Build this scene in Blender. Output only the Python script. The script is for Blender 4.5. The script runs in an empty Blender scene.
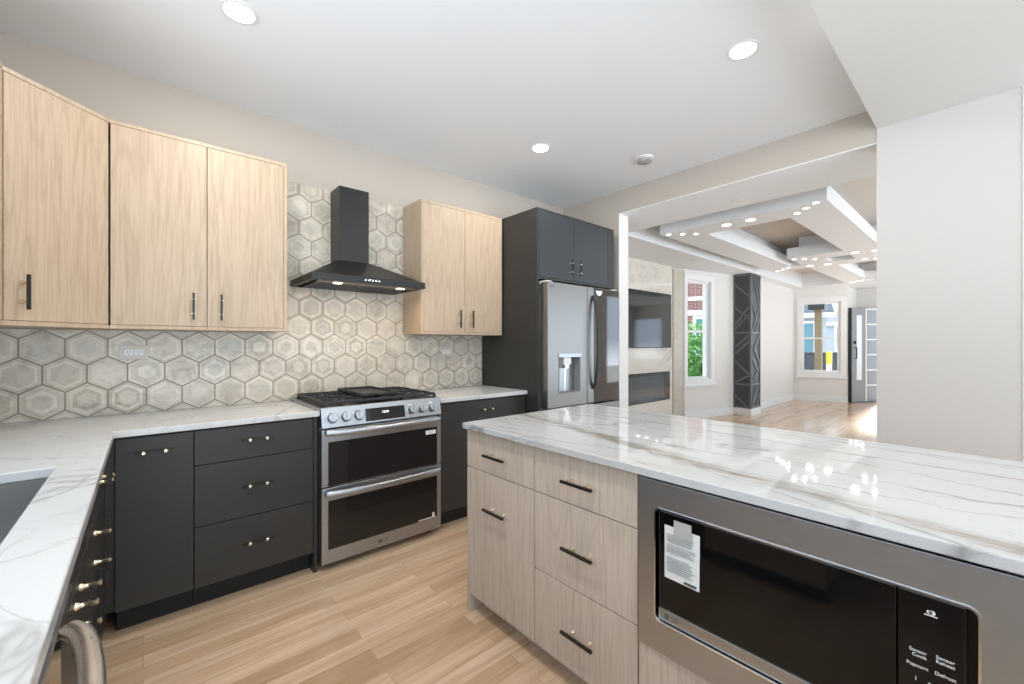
import bpy, bmesh, math, random
from mathutils import Vector, Matrix
C = bpy.context.scene.collection
S = bpy.context.scene
random.seed(7)
PI = math.pi

# ---------------------------------------------------------------- camera, world, exposure
cam = bpy.data.cameras.new('camera'); camo = bpy.data.objects.new('camera', cam); C.objects.link(camo)
camo.location = (0, 0, 1.295)
camo.rotation_euler = (PI/2, 0, -math.atan2(421.0, 480.5))
cam.sensor_width = 36; cam.lens = 36*421/1024; cam.shift_y = 2/1024; cam.clip_start = .02
S.camera = camo
S.view_settings.view_transform = 'Standard'; S.view_settings.look = 'None'
S.view_settings.exposure = 0.34; S.view_settings.gamma = 1.0; S.view_settings.use_curve_mapping = False

w = bpy.data.worlds.new('sky'); S.world = w; w.use_nodes = True
bg = w.node_tree.nodes['Background']
# open sky above the horizon, an added bright fill below it to lighten the ceilings
_t = w.node_tree
_g = _t.nodes.new('ShaderNodeTexCoord'); _s = _t.nodes.new('ShaderNodeSeparateXYZ'); _r = _t.nodes.new('ShaderNodeValToRGB')
_m = _t.nodes.new('ShaderNodeMath'); _m.operation = 'MULTIPLY_ADD'; _m.inputs[1].default_value = .5; _m.inputs[2].default_value = .5
_t.links.new(_g.outputs['Generated'], _s.inputs[0]); _t.links.new(_s.outputs[2], _m.inputs[0]); _t.links.new(_m.outputs[0], _r.inputs[0])
FILL_GLOW = (3.9, 4.4, 4.9)
_r.color_ramp.elements[0].position = .47; _r.color_ramp.elements[0].color = (*FILL_GLOW, 1)
_r.color_ramp.elements[1].position = .505; _r.color_ramp.elements[1].color = (1.45, 1.78, 2.1, 1)
_t.links.new(_r.outputs[0], bg.inputs[0]); bg.inputs[1].default_value = 1.0

CAN_POWER = 8.0
SPOT_POWER = .5
def area_light(name, loc, size, power, color=(1, .96, .9), rot=(0, 0, 0), parent=None, shape='DISK', size_y=None, spread=PI):
    l = bpy.data.lights.new(name, 'AREA'); l.shape = shape; l.size = size
    if size_y: l.size_y = size_y
    l.energy = power; l.color = color; l.spread = spread
    o = bpy.data.objects.new(name, l); C.objects.link(o); o.location = loc; o.rotation_euler = rot
    if parent: o.parent = parent
    return o

# low sun entering by the front doorway
sl = bpy.data.lights.new('sun', 'SUN'); sl.energy = 11; sl.angle = .15; sl.color = (1, .97, .92)
so = bpy.data.objects.new('sun', sl); C.objects.link(so); so.rotation_euler = Vector((-1, -.02, -.47)).to_track_quat('-Z', 'Y').to_euler()

# ---------------------------------------------------------------- materials
def mat(name, col, rough=.5, metal=0.0, spec=.5, emit=None, estr=0, trans=0, ior=1.45, coat=0):
    m = bpy.data.materials.new(name); m.use_nodes = True
    b = m.node_tree.nodes['Principled BSDF']
    b.inputs['Base Color'].default_value = (*col, 1); b.inputs['Roughness'].default_value = rough
    b.inputs['Metallic'].default_value = metal; b.inputs['Specular IOR Level'].default_value = spec
    b.inputs['IOR'].default_value = ior
    if emit: b.inputs['Emission Color'].default_value = (*emit, 1); b.inputs['Emission Strength'].default_value = estr
    if trans: b.inputs['Transmission Weight'].default_value = trans
    if coat: b.inputs['Coat Weight'].default_value = coat
    return m
class NT:
    def __init__(s, m): s.t = m.node_tree; s.b = s.t.nodes['Principled BSDF']
    def n(s, ty, **k):
        x = s.t.nodes.new(ty)
        for a, v in k.items():
            if a.startswith('i_'): x.inputs[a[2:].replace('_', ' ')].default_value = v
            else: setattr(x, a, v)
        return x
    def l(s, a, b): s.t.links.new(a, b)
    def pos(s, scale=(1, 1, 1), rot=(0, 0, 0), rnd=0):
        g = s.n('ShaderNodeNewGeometry'); mp = s.n('ShaderNodeMapping')
        mp.inputs['Scale'].default_value = scale; mp.inputs['Rotation'].default_value = rot
        src = g.outputs['Position']
        if rnd:
            oi = s.n('ShaderNodeObjectInfo'); mu = s.n('ShaderNodeVectorMath', operation='SCALE'); mu.inputs[0].default_value = (rnd, rnd*.7, rnd*1.3)
            s.l(oi.outputs['Random'], mu.inputs['Scale']); ad = s.n('ShaderNodeVectorMath', operation='ADD')
            s.l(src, ad.inputs[0]); s.l(mu.outputs[0], ad.inputs[1]); src = ad.outputs[0]
        s.l(src, mp.inputs['Vector']); return mp.outputs[0]
    def noise(s, vec, scale, detail=4, rough=.5, dist=0):
        x = s.n('ShaderNodeTexNoise'); s.l(vec, x.inputs['Vector'])
        x.inputs['Scale'].default_value = scale; x.inputs['Detail'].default_value = detail
        x.inputs['Roughness'].default_value = rough; x.inputs['Distortion'].default_value = dist
        return x.outputs[0]
    def ramp(s, fac, stops):
        r = s.n('ShaderNodeValToRGB'); e = r.color_ramp.elements
        while len(e) < len(stops): e.new(.5)
        for el, (p, c) in zip(e, stops):
            el.position = p; el.color = (*c, 1) if len(c) == 3 else c
        s.l(fac, r.inputs[0]); return r.outputs[0]
    def mix(s, fac, a, b, blend='MIX'):
        x = s.n('ShaderNodeMix', data_type='RGBA', blend_type=blend)
        if isinstance(fac, (int, float)): x.inputs[0].default_value = fac
        else: s.l(fac, x.inputs[0])
        for i, v in ((6, a), (7, b)):
            if isinstance(v, tuple): x.inputs[i].default_value = (*v, 1)
            else: s.l(v, x.inputs[i])
        return x.outputs[2]
    def bump(s, h, strength=.1, dist=.002):
        x = s.n('ShaderNodeBump'); x.inputs['Strength'].default_value = strength; x.inputs['Distance'].default_value = dist
        s.l(h, x.inputs['Height']); s.l(x.outputs[0], s.b.inputs['Normal'])
def wood(name, c1, c2, c3, rough=.45):
    m = mat(name, c1, rough); t = NT(m)
    v = t.pos((1, 1, .045), rnd=7.0)
    f = t.noise(v, 90, 5, .6, .4)
    v2 = t.pos((1, 1, .085), rnd=5.0)
    n2 = t.noise(v2, 5.0, 2, .45, .35)
    sn = t.n('ShaderNodeMath', operation='MULTIPLY'); t.l(n2, sn.inputs[0]); sn.inputs[1].default_value = 105
    s2 = t.n('ShaderNodeMath', operation='SINE'); t.l(sn.outputs[0], s2.inputs[0])
    ringc = t.ramp(s2.outputs[0], [(0.0, (0, 0, 0)), (.55, (.0, .0, .0)), (.98, (1, 1, 1))])
    base = t.ramp(f, [(.3, c2), (.52, c1), (.75, tuple(min(1, x*1.07) for x in c1))])
    rm = t.n('ShaderNodeMath', operation='MULTIPLY'); t.l(ringc, rm.inputs[0]); rm.inputs[1].default_value = .24
    col = t.mix(rm.outputs[0], base, c3)
    t.l(col, t.b.inputs['Base Color']); t.bump(f, .08, .001)
    return m
OAK = wood('light_oak_veneer', (.475, .362, .258), (.395, .292, .20), (.31, .225, .153))
OAK_COOL = wood('cool_lit_oak_veneer', (.54, .445, .365), (.44, .36, .29), (.36, .29, .225))  # same oak; its greyer look in cool daylight is put into the colour
def marble(name, base, vein, sx, sy, sz, rough=.14, rot=0.0, gain=1.0, tint=(.62, .55, .44), band_gain=1.0, lines=()):
    m = mat(name, base, rough); t = NT(m)
    v = t.pos((sx, sy, sz), (0, 0, rot))
    def veins(scale, width, dist, detail=5):
        n = t.noise(v, scale, detail, .55, dist)
        a = t.n('ShaderNodeMath', operation='SUBTRACT'); t.l(n, a.inputs[0]); a.inputs[1].default_value = .5
        b = t.n('ShaderNodeMath', operation='ABSOLUTE'); t.l(a.outputs[0], b.inputs[0])
        return t.ramp(b.outputs[0], [(0, (1, 1, 1)), (width*.35, (.55, .55, .55)), (width, (0, 0, 0))])
    mask = t.ramp(t.noise(v, 1.3, 3), [(.36, (.06, .06, .06)), (.54, (1, 1, 1))])
    mask2 = t.ramp(t.noise(v, 2.3, 2), [(.40, (0, 0, 0)), (.58, (1, 1, 1))])
    a = t.mix(1.0, veins(1.1, .016, .5), mask, 'MULTIPLY')
    b = t.mix(1.0, veins(2.6, .010, .9), mask2, 'MULTIPLY')
    cloud = t.ramp(t.noise(v, 1.0, 5, .6), [(.35, tuple(x*.93 for x in base)), (.65, base)])
    bmask = t.ramp(t.noise(v, .8, 2), [(.48, (0, 0, 0)), (.60, (1, 1, 1))])
    band = t.mix(1.0, veins(.9, .055, .7, 8), bmask, 'MULTIPLY')
    bl = t.n('ShaderNodeMath', operation='MULTIPLY'); t.l(band, bl.inputs[0]); bl.inputs[1].default_value = .5*gain*band_gain
    c0 = t.mix(bl.outputs[0], cloud, tint)
    al = t.n('ShaderNodeMath', operation='MULTIPLY'); t.l(a, al.inputs[0]); al.inputs[1].default_value = .85*gain
    c1 = t.mix(al.outputs[0], c0, vein)
    be = t.n('ShaderNodeMath', operation='MULTIPLY'); t.l(b, be.inputs[0]); be.inputs[1].default_value = .55*gain
    c2 = t.mix(be.outputs[0], c1, tuple(x*.95 for x in vein))
    # single long veins: (x at y=0, slope, half width, wobble, strength, colour)
    for (xa, sl_, hw, wob, st, lc) in lines:
        p = t.pos(); sp = t.n('ShaderNodeSeparateXYZ'); t.l(p, sp.inputs[0])
        M = lambda op, a, b: (lambda q: ([t.l(v, q.inputs[i]) if not isinstance(v, (int, float)) else setattr(q.inputs[i], 'default_value', v) for i, v in ((0, a), (1, b))], q.outputs[0])[1])(t.n('ShaderNodeMath', operation=op))
        wv = t.pos((1.3, 1.3, 1), (0, 0, xa*3)); nz = t.noise(wv, 2.2, 6, .58)
        off = M('MULTIPLY', M('SUBTRACT', nz, .5), wob)
        line = M('ADD', M('MULTIPLY', sp.outputs[1], sl_), xa)
        d = M('ABSOLUTE', M('ADD', M('SUBTRACT', sp.outputs[0], line), off), 0.0)
        inner = t.noise(t.pos((14, 2.2, 1), (0, 0, .1)), 3.0, 5, .6)
        fac = t.ramp(d, [(0, (1, 1, 1)), (hw*.4, (.7, .7, .7)), (hw, (0, 0, 0))])
        msk = t.ramp(inner, [(.36, (.1, .1, .1)), (.56, (1, 1, 1))])
        c2 = t.mix(M('MULTIPLY', t.mix(1.0, fac, msk, 'MULTIPLY'), st), c2, lc)
    t.l(c2, t.b.inputs['Base Color'])
    return m
QUARTZ_L = marble('veined_quartz', (.60, .60, .60), (.30, .29, .28), 1.2, 1.5, 1.0, .15, .5, .8, band_gain=.3)
QUARTZ_I = marble('veined_quartz_slab', (.55, .55, .55), (.20, .19, .18), 2.4, .50, 1.5, .04, .12, 1.0, (.40, .35, .29), .5,
    lines=((1.215, .20, .055, .12, .95, (.27, .23, .18)), (1.84, .012, .010, .14, .9, (.20, .19, .18)), (1.55, -.07, .008, .22, .8, (.22, .21, .20)),
           (1.42, -.16, .007, .20, .8, (.22, .21, .20)), (2.02, .03, .009, .12, .8, (.20, .19, .18)), (1.68, .06, .006, .3, .7, (.25, .23, .21)), (1.10, .33, .006, .16, .7, (.22, .21, .20))))
MARBLE_TV = marble('feature_wall_marble', (.74, .70, .63), (.40, .33, .25), .9, .9, .9, .12, .4, .55)
STONE_STRIP = marble('stone_strip', (.58, .53, .45), (.40, .33, .25), 1.5, 1.5, 1.5, .3, .4, .8)
def paint(name, col, rough=.7):
    m = mat(name, col, rough, spec=.3); t = NT(m); t.bump(t.noise(t.pos(), 220, 2), .03, .001); return m
WALL = paint('greige_paint', (.49, .435, .375))
WALLR = paint('wall_paint_lightened', (.76, .74, .71))  # same paint as the pier, lightened in colour for the bright living room
WALLP = paint('wall_paint_darkened', (.56, .53, .505))  # same paint as the living room, darkened because the pier catches more light
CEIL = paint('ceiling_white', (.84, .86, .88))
SOFF = paint('soffit_white_shaded', (.70, .70, .675))  # the soffit's shade is put into a greyer white
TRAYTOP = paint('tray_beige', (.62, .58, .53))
TRIM = mat('trim_white', (.80, .80, .79), .4)
def metal(name, col, rough, along=(1, 1, 60)):
    m = mat(name, col, rough, 1.0); t = NT(m)
    n = t.noise(t.pos(along), 30, 3)
    t.l(t.ramp(n, [(.3, (rough*.8,)*3), (.7, (rough*1.25,)*3)]), t.b.inputs['Roughness'])
    return m
STEEL = metal('brushed_steel', (.42, .437, .46), .33)
STEEL_MW = metal('brushed_steel_dark', (.46, .482, .505), .36)
STEEL_DW = metal('dishwasher_steel', (.55, .54, .53), .09)
STEEL_DH = metal('dishwasher_handle_steel', (.62, .59, .56), .32)
STEEL_FR = metal('fridge_steel', (.30, .293, .283), .36)
SINKM = metal('sink_steel', (.36, .355, .35), .42, (60, 1, 1))
CHAR = mat('charcoal_laminate', (.032, .0305, .0285), .42)
CHARK = mat('toe_kick_black', (.012, .012, .012), .6)
CHARF = mat('charcoal_slate', (.036, .042, .048), .40)
HOODM = mat('hood_black', (.013, .013, .0135), .38)
BLACK = mat('black_metal', (.012, .011, .010), .35)
IRON = mat('cast_iron', (.026, .026, .027), .5)
GLASSB = mat('black_glass', (.004, .004, .0045), .05, spec=.45)
GLASSOV = mat('oven_glass', (.010, .010, .011), .06, spec=.6)
BRASS = mat('pale_brass', (.82, .73, .56), .22, 1.0)
CHROME = mat('polished_chrome', (.8, .8, .8), .12, 1.0)
WHITEP = mat('white_plastic', (.78, .78, .77), .4)
GREYP = mat('grey_plastic', (.28, .28, .28), .5)
PAPER = mat('paper', (.72, .72, .70), .8)
TAPE = mat('tape', (.42, .42, .40), .5)
INK = mat('ink_grey', (.30, .30, .30), .8)
LETTER = mat('white_lettering', (.75, .75, .75), .5)
LOGO = mat('logo_grey', (.10, .10, .10), .4)
DIGIT = mat('clock_digits', (.8, .9, 1), .5, emit=(.8, .92, 1), estr=1.5)
LAMP = mat('lamp_lens', (1, 1, 1), .5, emit=(1, .97, .93), estr=6)
LAMPOFF = mat('lamp_lens_dim', (.82, .82, .81), .5)
LAMPW = mat('hood_lamp', (1, .9, .75), .5, emit=(1, .80, .58), estr=7)
TEX_GROUT = mat('grout', (.27, .23, .185), .8)
def tile(name, col):
    m = mat(name, col, .22); t = NT(m)
    n = t.noise(t.pos((1, 1, 1)), 9, 5, .6, 1.6)
    t.l(t.ramp(n, [(.34, tuple(x*.80 for x in col)), (.5, col), (.7, tuple(min(1, x*1.10) for x in col))]), t.b.inputs['Base Color'])
    return m
TILES = [tile('tile_cream', (.60, .54, .445)), tile('tile_beige', (.57, .505, .41)), tile('tile_grey', (.55, .505, .43)),
         tile('tile_light', (.66, .61, .52)), tile('tile_taupe', (.50, .44, .36))]
def floor_mat():
    m = mat('oak_planks', (.6, .45, .3), .24, spec=.6, coat=.35); m.node_tree.nodes['Principled BSDF'].inputs['Coat Roughness'].default_value = .16; t = NT(m)
    br = t.n('ShaderNodeTexBrick'); t.l(t.pos(), br.inputs['Vector'])
    br.offset = .37; br.offset_frequency = 2; br.squash = 1
    for k, v in (('Scale', 1), ('Mortar Size', .0011), ('Mortar Smooth', .2), ('Bias', 0), ('Brick Width', 1.15), ('Row Height', .083)):
        br.inputs[k].default_value = v
    br.inputs['Color1'].default_value = (0, 0, 0, 1); br.inputs['Color2'].default_value = (1, 1, 1, 1); br.inputs['Mortar'].default_value = (.5, .5, .5, 1)
    g = t.n('ShaderNodeNewGeometry'); mp = t.n('ShaderNodeMapping'); mp.inputs['Scale'].default_value = (.055, 1, 1)
    sc = t.n('ShaderNodeVectorMath', operation='SCALE'); t.l(br.outputs['Color'], sc.inputs[0]); sc.inputs['Scale'].default_value = 9
    ad = t.n('ShaderNodeVectorMath', operation='ADD'); t.l(g.outputs['Position'], ad.inputs[0]); t.l(sc.outputs[0], ad.inputs[1])
    t.l(ad.outputs[0], mp.inputs['Vector'])
    f = t.noise(mp.outputs[0], 55, 5, .6, .5)
    g2 = t.noise(mp.outputs[0], 13, 3, .5, 1.2)
    tone = t.ramp(br.outputs['Color'], [(0, (.50, .335, .205)), (.3, (.64, .452, .298)), (.65, (.72, .528, .37)), (1, (.58, .40, .262))])
    gr = t.ramp(f, [(.3, (.80, .77, .73)), (.6, (1, 1, 1))])
    gr2 = t.ramp(g2, [(.35, (.86, .83, .79)), (.6, (1.0, 1.0, 1.0))])
    c = t.mix(1.0, t.mix(1.0, tone, gr, 'MULTIPLY'), gr2, 'MULTIPLY')
    c = t.mix(br.outputs['Fac'], c, (.36, .245, .15))
    t.l(c, t.b.inputs['Base Color']); t.bump(f, .04, .001)
    return m
FLOORM = floor_mat()
BRICKM = mat('red_brick', (.30, .10, .08), .8)
def _brick():
    t = NT(BRICKM); br = t.n('ShaderNodeTexBrick'); t.l(t.pos((1, 1, 1), (PI/2, 0, 0)), br.inputs['Vector'])
    br.inputs['Scale'].default_value = 4; br.inputs['Color1'].default_value = (.26, .11, .095, 1); br.inputs['Color2'].default_value = (.19, .08, .07, 1); br.inputs['Mortar'].default_value = (.38, .33, .30, 1)
    t.l(br.outputs['Color'], t.b.inputs['Base Color'])
_brick()
SIDING = mat('grey_siding', (.42, .45, .48), .7)
ROOFM = mat('slate_roof', (.16, .17, .19), .8)
EXTWHITE = mat('exterior_white', (.85, .85, .85), .6)
TEAL = mat('window_glass_teal', (.10, .26, .32), .1)
CONC = mat('concrete', (.50, .49, .47), .85)
FENCE = mat('weathered_fence', (.075, .075, .085), .8)
POSTM = mat('post_timber', (.17, .13, .075), .7)
YEL = mat('yellow_paint', (.70, .47, .06), .5)
LEAF = mat('leaf_green', (.10, .30, .055), .6)
LEAF2 = mat('leaf_light', (.26, .50, .14), .6)
BARK = mat('bark', (.10, .07, .05), .9)
DOORG = mat('door_grey', (.20, .22, .235), .45)
DOORF = mat('door_light_grey', (.26, .28, .30), .45)
FROST = mat('frosted_glass', (.30, .33, .36), .3)
LITE = mat('lite_glass', (.78, .82, .86), .25)
PANEG = mat('window_glass', (1, 1, 1), 0, trans=1, ior=1.01, spec=.2)
COLG = mat('column_charcoal', (.065, .069, .075), .45)
COLG2 = mat('column_slat_charcoal', (.15, .16, .172), .40)
SCREEN = mat('tv_screen', (.012, .018, .020), .06, spec=.9)
FIREG = mat('fireplace_glass', (.02, .022, .025), .06, spec=.8)

# ---------------------------------------------------------------- mesh helpers
class MB:
    """collects faces (each with its material) in world coordinates; build() links ONE mesh object"""
    def __init__(s): s.v = []; s.f = []; s.m = []; s.mats = []
    def mi(s, m):
        if m not in s.mats: s.mats.append(m)
        return s.mats.index(m)
    def add(s, vs, fs, m):
        o = len(s.v); s.v += [tuple(v) for v in vs]; k = s.mi(m)
        for f in fs: s.f.append([o+i for i in f]); s.m.append(k)
        return s
    def box(s, x0, x1, y0, y1, z0, z1, m):
        x0, x1 = min(x0, x1), max(x0, x1); y0, y1 = min(y0, y1), max(y0, y1); z0, z1 = min(z0, z1), max(z0, z1)
        vs = [(x, y, z) for z in (z0, z1) for y in (y0, y1) for x in (x0, x1)]
        return s.add(vs, [(0, 2, 3, 1), (4, 5, 7, 6), (0, 1, 5, 4), (1, 3, 7, 5), (3, 2, 6, 7), (2, 0, 4, 6)], m)
    def hexa(s, p, m):      # 8 points: bottom loop then top loop
        return s.add(p, [(3, 2, 1, 0), (4, 5, 6, 7), (0, 1, 5, 4), (1, 2, 6, 5), (2, 3, 7, 6), (3, 0, 4, 7)], m)
    def rings(s, loops, m, cap=True, closed=False):
        n = len(loops[0]); vs = [v for l in loops for v in l]; fs = []
        L = len(loops)
        for i in range(L-1 if not closed else L):
            j = (i+1) % L
            for k in range(n): fs.append((i*n+k, i*n+(k+1) % n, j*n+(k+1) % n, j*n+k))
        if cap and not closed: fs.append(tuple(range(n-1, -1, -1))); fs.append(tuple((L-1)*n+k for k in range(n)))
        return s.add(vs, fs, m)
    def lathe(s, c, axis, prof, m, n=20):          # prof: (distance along axis, radius)
        c = Vector(c); a = Vector(axis).normalized()
        u = a.orthogonal().normalized(); v = a.cross(u)
        return s.rings([[c+a*d+(u*math.cos(2*PI*k/n)+v*math.sin(2*PI*k/n))*r for k in range(n)] for d, r in prof], m)
    def sweep(s, pts, ra, rb, m, up=(0, 0, 1), n=10, closed=False):  # elliptical tube; rb along up
        pts = [Vector(p) for p in pts]; loops = []; up = Vector(up)
        for i, p in enumerate(pts):
            if closed: d = pts[(i+1) % len(pts)]-pts[i-1]
            else: d = pts[min(i+1, len(pts)-1)]-pts[max(i-1, 0)]
            d.normalize(); sd = d.cross(up).normalized(); uu = sd.cross(d).normalized()
            loops.append([p+sd*ra*math.cos(2*PI*k/n)+uu*rb*math.sin(2*PI*k/n) for k in range(n)])
        return s.rings(loops, m, closed=closed)
    def bar(s, a, b, wd, ht, m, up=(0, 0, 1)):      # rectangular bar from a to b
        a = Vector(a); b = Vector(b); d = (b-a).normalized(); sd = d.cross(Vector(up)).normalized(); uu = sd.cross(d)
        q = lambda p: [p+sd*i*wd/2+uu*j*ht/2 for i, j in ((-1, -1), (1, -1), (1, 1), (-1, 1))]
        return s.rings([q(a), q(b)], m)
    def slab(s, us, vs_, solid, w0, w1, m, axes='xyz'):
        """cells of a grid extruded between w0 and w1, no inner faces; axes names which world axis u, v, w are"""
        us = sorted(set(us)); vs_ = sorted(set(vs_)); nu, nv = len(us), len(vs_)
        ok = [[bool(solid((us[i]+us[i+1])/2, (vs_[j]+vs_[j+1])/2)) for j in range(nv-1)] for i in range(nu-1)]
        ix = ['xyz'.index(a) for a in axes]; vid = {}; V = []; F = []
        def vert(i, j, k):
            key = (i, j, k)
            if key not in vid:
                p = [0, 0, 0]; p[ix[0]] = us[i]; p[ix[1]] = vs_[j]; p[ix[2]] = (w0, w1)[k]
                vid[key] = len(V); V.append(tuple(p))
            return vid[key]
        for i in range(nu-1):
            for j in range(nv-1):
                if not ok[i][j]: continue
                F.append([vert(i, j, 1), vert(i+1, j, 1), vert(i+1, j+1, 1), vert(i, j+1, 1)])
                F.append([vert(i, j, 0), vert(i, j+1, 0), vert(i+1, j+1, 0), vert(i+1, j, 0)])
                if i == 0 or not ok[i-1][j]: F.append([vert(i, j, 0), vert(i, j, 1), vert(i, j+1, 1), vert(i, j+1, 0)])
                if i == nu-2 or not ok[i+1][j]: F.append([vert(i+1, j, 0), vert(i+1, j+1, 0), vert(i+1, j+1, 1), vert(i+1, j, 1)])
                if j == 0 or not ok[i][j-1]: F.append([vert(i, j, 0), vert(i+1, j, 0), vert(i+1, j, 1), vert(i, j, 1)])
                if j == nv-2 or not ok[i][j+1]: F.append([vert(i, j+1, 0), vert(i, j+1, 1), vert(i+1, j+1, 1), vert(i+1, j+1, 0)])
        return s.add(V, F, m)
    def prism(s, poly, z0, z1, m):                  # poly in xy
        n = len(poly)
        return s.rings([[(x, y, z0) for x, y in poly], [(x, y, z1) for x, y in poly]], m)
    def build(s, name, parent=None, bevel=0, smooth=False, local=False):
        me = bpy.data.meshes.new(name); off = Vector((0, 0, 0))
        if parent and not local:
            p = parent
            while p: off += p.location; p = p.parent
        me.from_pydata([Vector(v)-off for v in s.v], [], s.f)
        for m in s.mats: me.materials.append(m)
        me.polygons.foreach_set('material_index', s.m)
        b = bmesh.new(); b.from_mesh(me); bmesh.ops.recalc_face_normals(b, faces=b.faces); b.to_mesh(me); b.free()
        if smooth:
            me.polygons.foreach_set('use_smooth', [True]*len(me.polygons)); me.set_sharp_from_angle(angle=math.radians(40))
        me.update()
        o = bpy.data.objects.new(name, me); C.objects.link(o)
        if parent: o.parent = parent
        if bevel:
            bv = o.modifiers.new('edge', 'BEVEL'); bv.width = bevel; bv.segments = 2; bv.limit_method = 'ANGLE'; bv.angle_limit = math.radians(40)
        return o
def thing(name, label, cat, loc=(0, 0, 0), rz=0, group=None):
    o = bpy.data.objects.new(name, None); C.objects.link(o); o.location = loc; o.rotation_euler = (0, 0, rz)
    o.empty_display_size = .1
    o['label'] = label; o['category'] = cat
    if group: o['group'] = group
    return o
def tag(o, label, cat, group=None):
    o['label'] = label; o['category'] = cat
    if group: o['group'] = group
    return o
def struct(o, label=None, cat=None):
    o['kind'] = 'structure'
    if label: o['label'] = label
    if cat: o['category'] = cat
    return o
def text_mesh(mb, txt, size, origin, right, up, m, center=True):
    cu = bpy.data.curves.new('t', 'FONT'); cu.body = txt; cu.size = size; cu.extrude = .0003
    if center: cu.align_x = 'CENTER'; cu.align_y = 'CENTER'
    o = bpy.data.objects.new('t', cu); C.objects.link(o)
    bpy.context.view_layer.update()
    me = bpy.data.meshes.new_from_object(o.evaluated_get(bpy.context.evaluated_depsgraph_get()))
    r = Vector(right).normalized(); u = Vector(up).normalized(); n = r.cross(u); c = Vector(origin)
    mb.add([c+r*v.co.x+u*v.co.y+n*v.co.z for v in me.vertices], [list(p.vertices) for p in me.polygons], m)
    bpy.data.objects.remove(o); bpy.data.curves.remove(cu); bpy.data.meshes.remove(me)
def logo_mark(mb, c, right, up, size, m):     # a round badge and two letters beside it
    c = Vector(c); r = Vector(right); u = Vector(up); n = r.cross(u)
    mb.lathe(c, n, [(0, size*.5), (.0006, size*.5)], m, 16)
    text_mesh(mb, 'LG', size*1.05, c+r*size*1.45, right, up, m)

# pull handle: black square bar on two turned brass posts
def pull(c, n, a, parent, local=False, L=.142, sep=.077, stand=.034, brass=BRASS, barm=BLACK, caps=True):
    c = Vector(c); n = Vector(n); a = Vector(a); mb = MB()
    for q in (-1, 1):
        p = c+a*q*sep/2
        mb.lathe(p, n, [(0, .0095), (.004, .0095), (.010, .0055), (stand-.012, .0052), (stand-.007, .0080)]+([(stand+.005, .0088), (stand+.0085, .0050)] if caps else [(stand-.003, .0080)]), brass, 12)
    e = c+n*stand
    mb.bar(e-a*L/2, e+a*L/2, .0095, .0095, barm, up=n)
    return mb.build('handle', parent, smooth=True, local=local)

# ---------------------------------------------------------------- the setting
YB = 3.132          # back wall face
XL = -.735          # left wall face
CZ = 2.79           # kitchen ceiling
LZ = 2.572          # living room ceiling edge
XR = 3.5            # wall with the wide opening
YR = -3.2
mb = MB(); mb.box(-1.0, 12.75, YR-.15, 4.3, -.12, 0, FLOORM); struct(mb.build('floor'), 'light oak plank floor running through both rooms', 'floor')
mb = MB(); mb.box(XL-.15, XR+.15, YB, YB+.15, 0, 2.95, WALL); struct(mb.build('wall_back'), 'greige painted kitchen wall behind the range', 'wall')
mb = MB(); mb.slab([YR, -2.9, 2.05, YB], [0, 1.0, 2.5, 2.95], lambda y, z: not (-2.9 < y < 2.05 and 1.0 < z < 2.5), XL-.15, XL, WALL, 'yzx')
struct(mb.build('wall_left'), 'greige wall beside the sink', 'wall')
mb = MB()
for a in (-2.9, -1.68, -.45, .78, 2.0): mb.box(XL-.10, XL-.04, a, a+.05, 1.0, 2.5, TRIM)
for a in (1.0, 2.45): mb.box(XL-.10, XL-.04, -2.9, 2.05, a, a+.05, TRIM)
struct(mb.build('window_3', bevel=.003), 'white window over the sink', 'window')  # sink window, widened along the unseen wall to admit more daylight
mb = MB(); mb.slab([XL-.15, XL, XR, XR+.15], [0, 2.655, 2.95], lambda x, z: not (XL < x < XR and z < 2.655), YR-.15, YR, WALL, 'xzy')
struct(mb.build('wall_rear'), 'greige rear wall of the kitchen, left open for daylight', 'wall')  # unseen end of the room, opened up to let in fill light
mb = MB(); mb.box(XL-.15, XR+.15, YR-.15, YB+.15, CZ, CZ+.12, CEIL); struct(mb.build('ceiling'), 'flat white kitchen ceiling', 'ceiling')
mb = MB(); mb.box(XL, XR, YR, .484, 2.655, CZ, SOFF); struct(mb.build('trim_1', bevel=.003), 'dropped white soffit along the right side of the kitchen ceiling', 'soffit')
# wall with the opening: left stub, header, right pier
mb = MB()
mb.slab([YR, -.10, .484, 2.41, 4.1], [0, LZ, CZ+.12], lambda y, z: y > 2.41 or y < .484 or z > LZ, XR, XR+.15, WALL, 'yzx')
ow = mb.build('wall_right'); struct(ow, 'greige wall with the wide opening into the living room', 'wall')
mb = MB(); mb.box(XR-.012, XR-.001, -.30, -.105, 0, 2.655, TRIM); struct(mb.build('trim_2', bevel=.003), 'white casing strip on the grey pier', 'trim')
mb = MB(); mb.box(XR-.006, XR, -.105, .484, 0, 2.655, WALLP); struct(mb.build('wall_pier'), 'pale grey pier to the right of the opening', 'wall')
mb = MB(); mb.box(XR-.001, XR+.151, 2.402, 2.41, 0, LZ, WALLR); mb.box(XR-.001, XR+.151, .484, 2.41, LZ-.006, LZ, CEIL)
struct(mb.build('trim_3'), 'pale lining inside the wide opening', 'trim')
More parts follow.
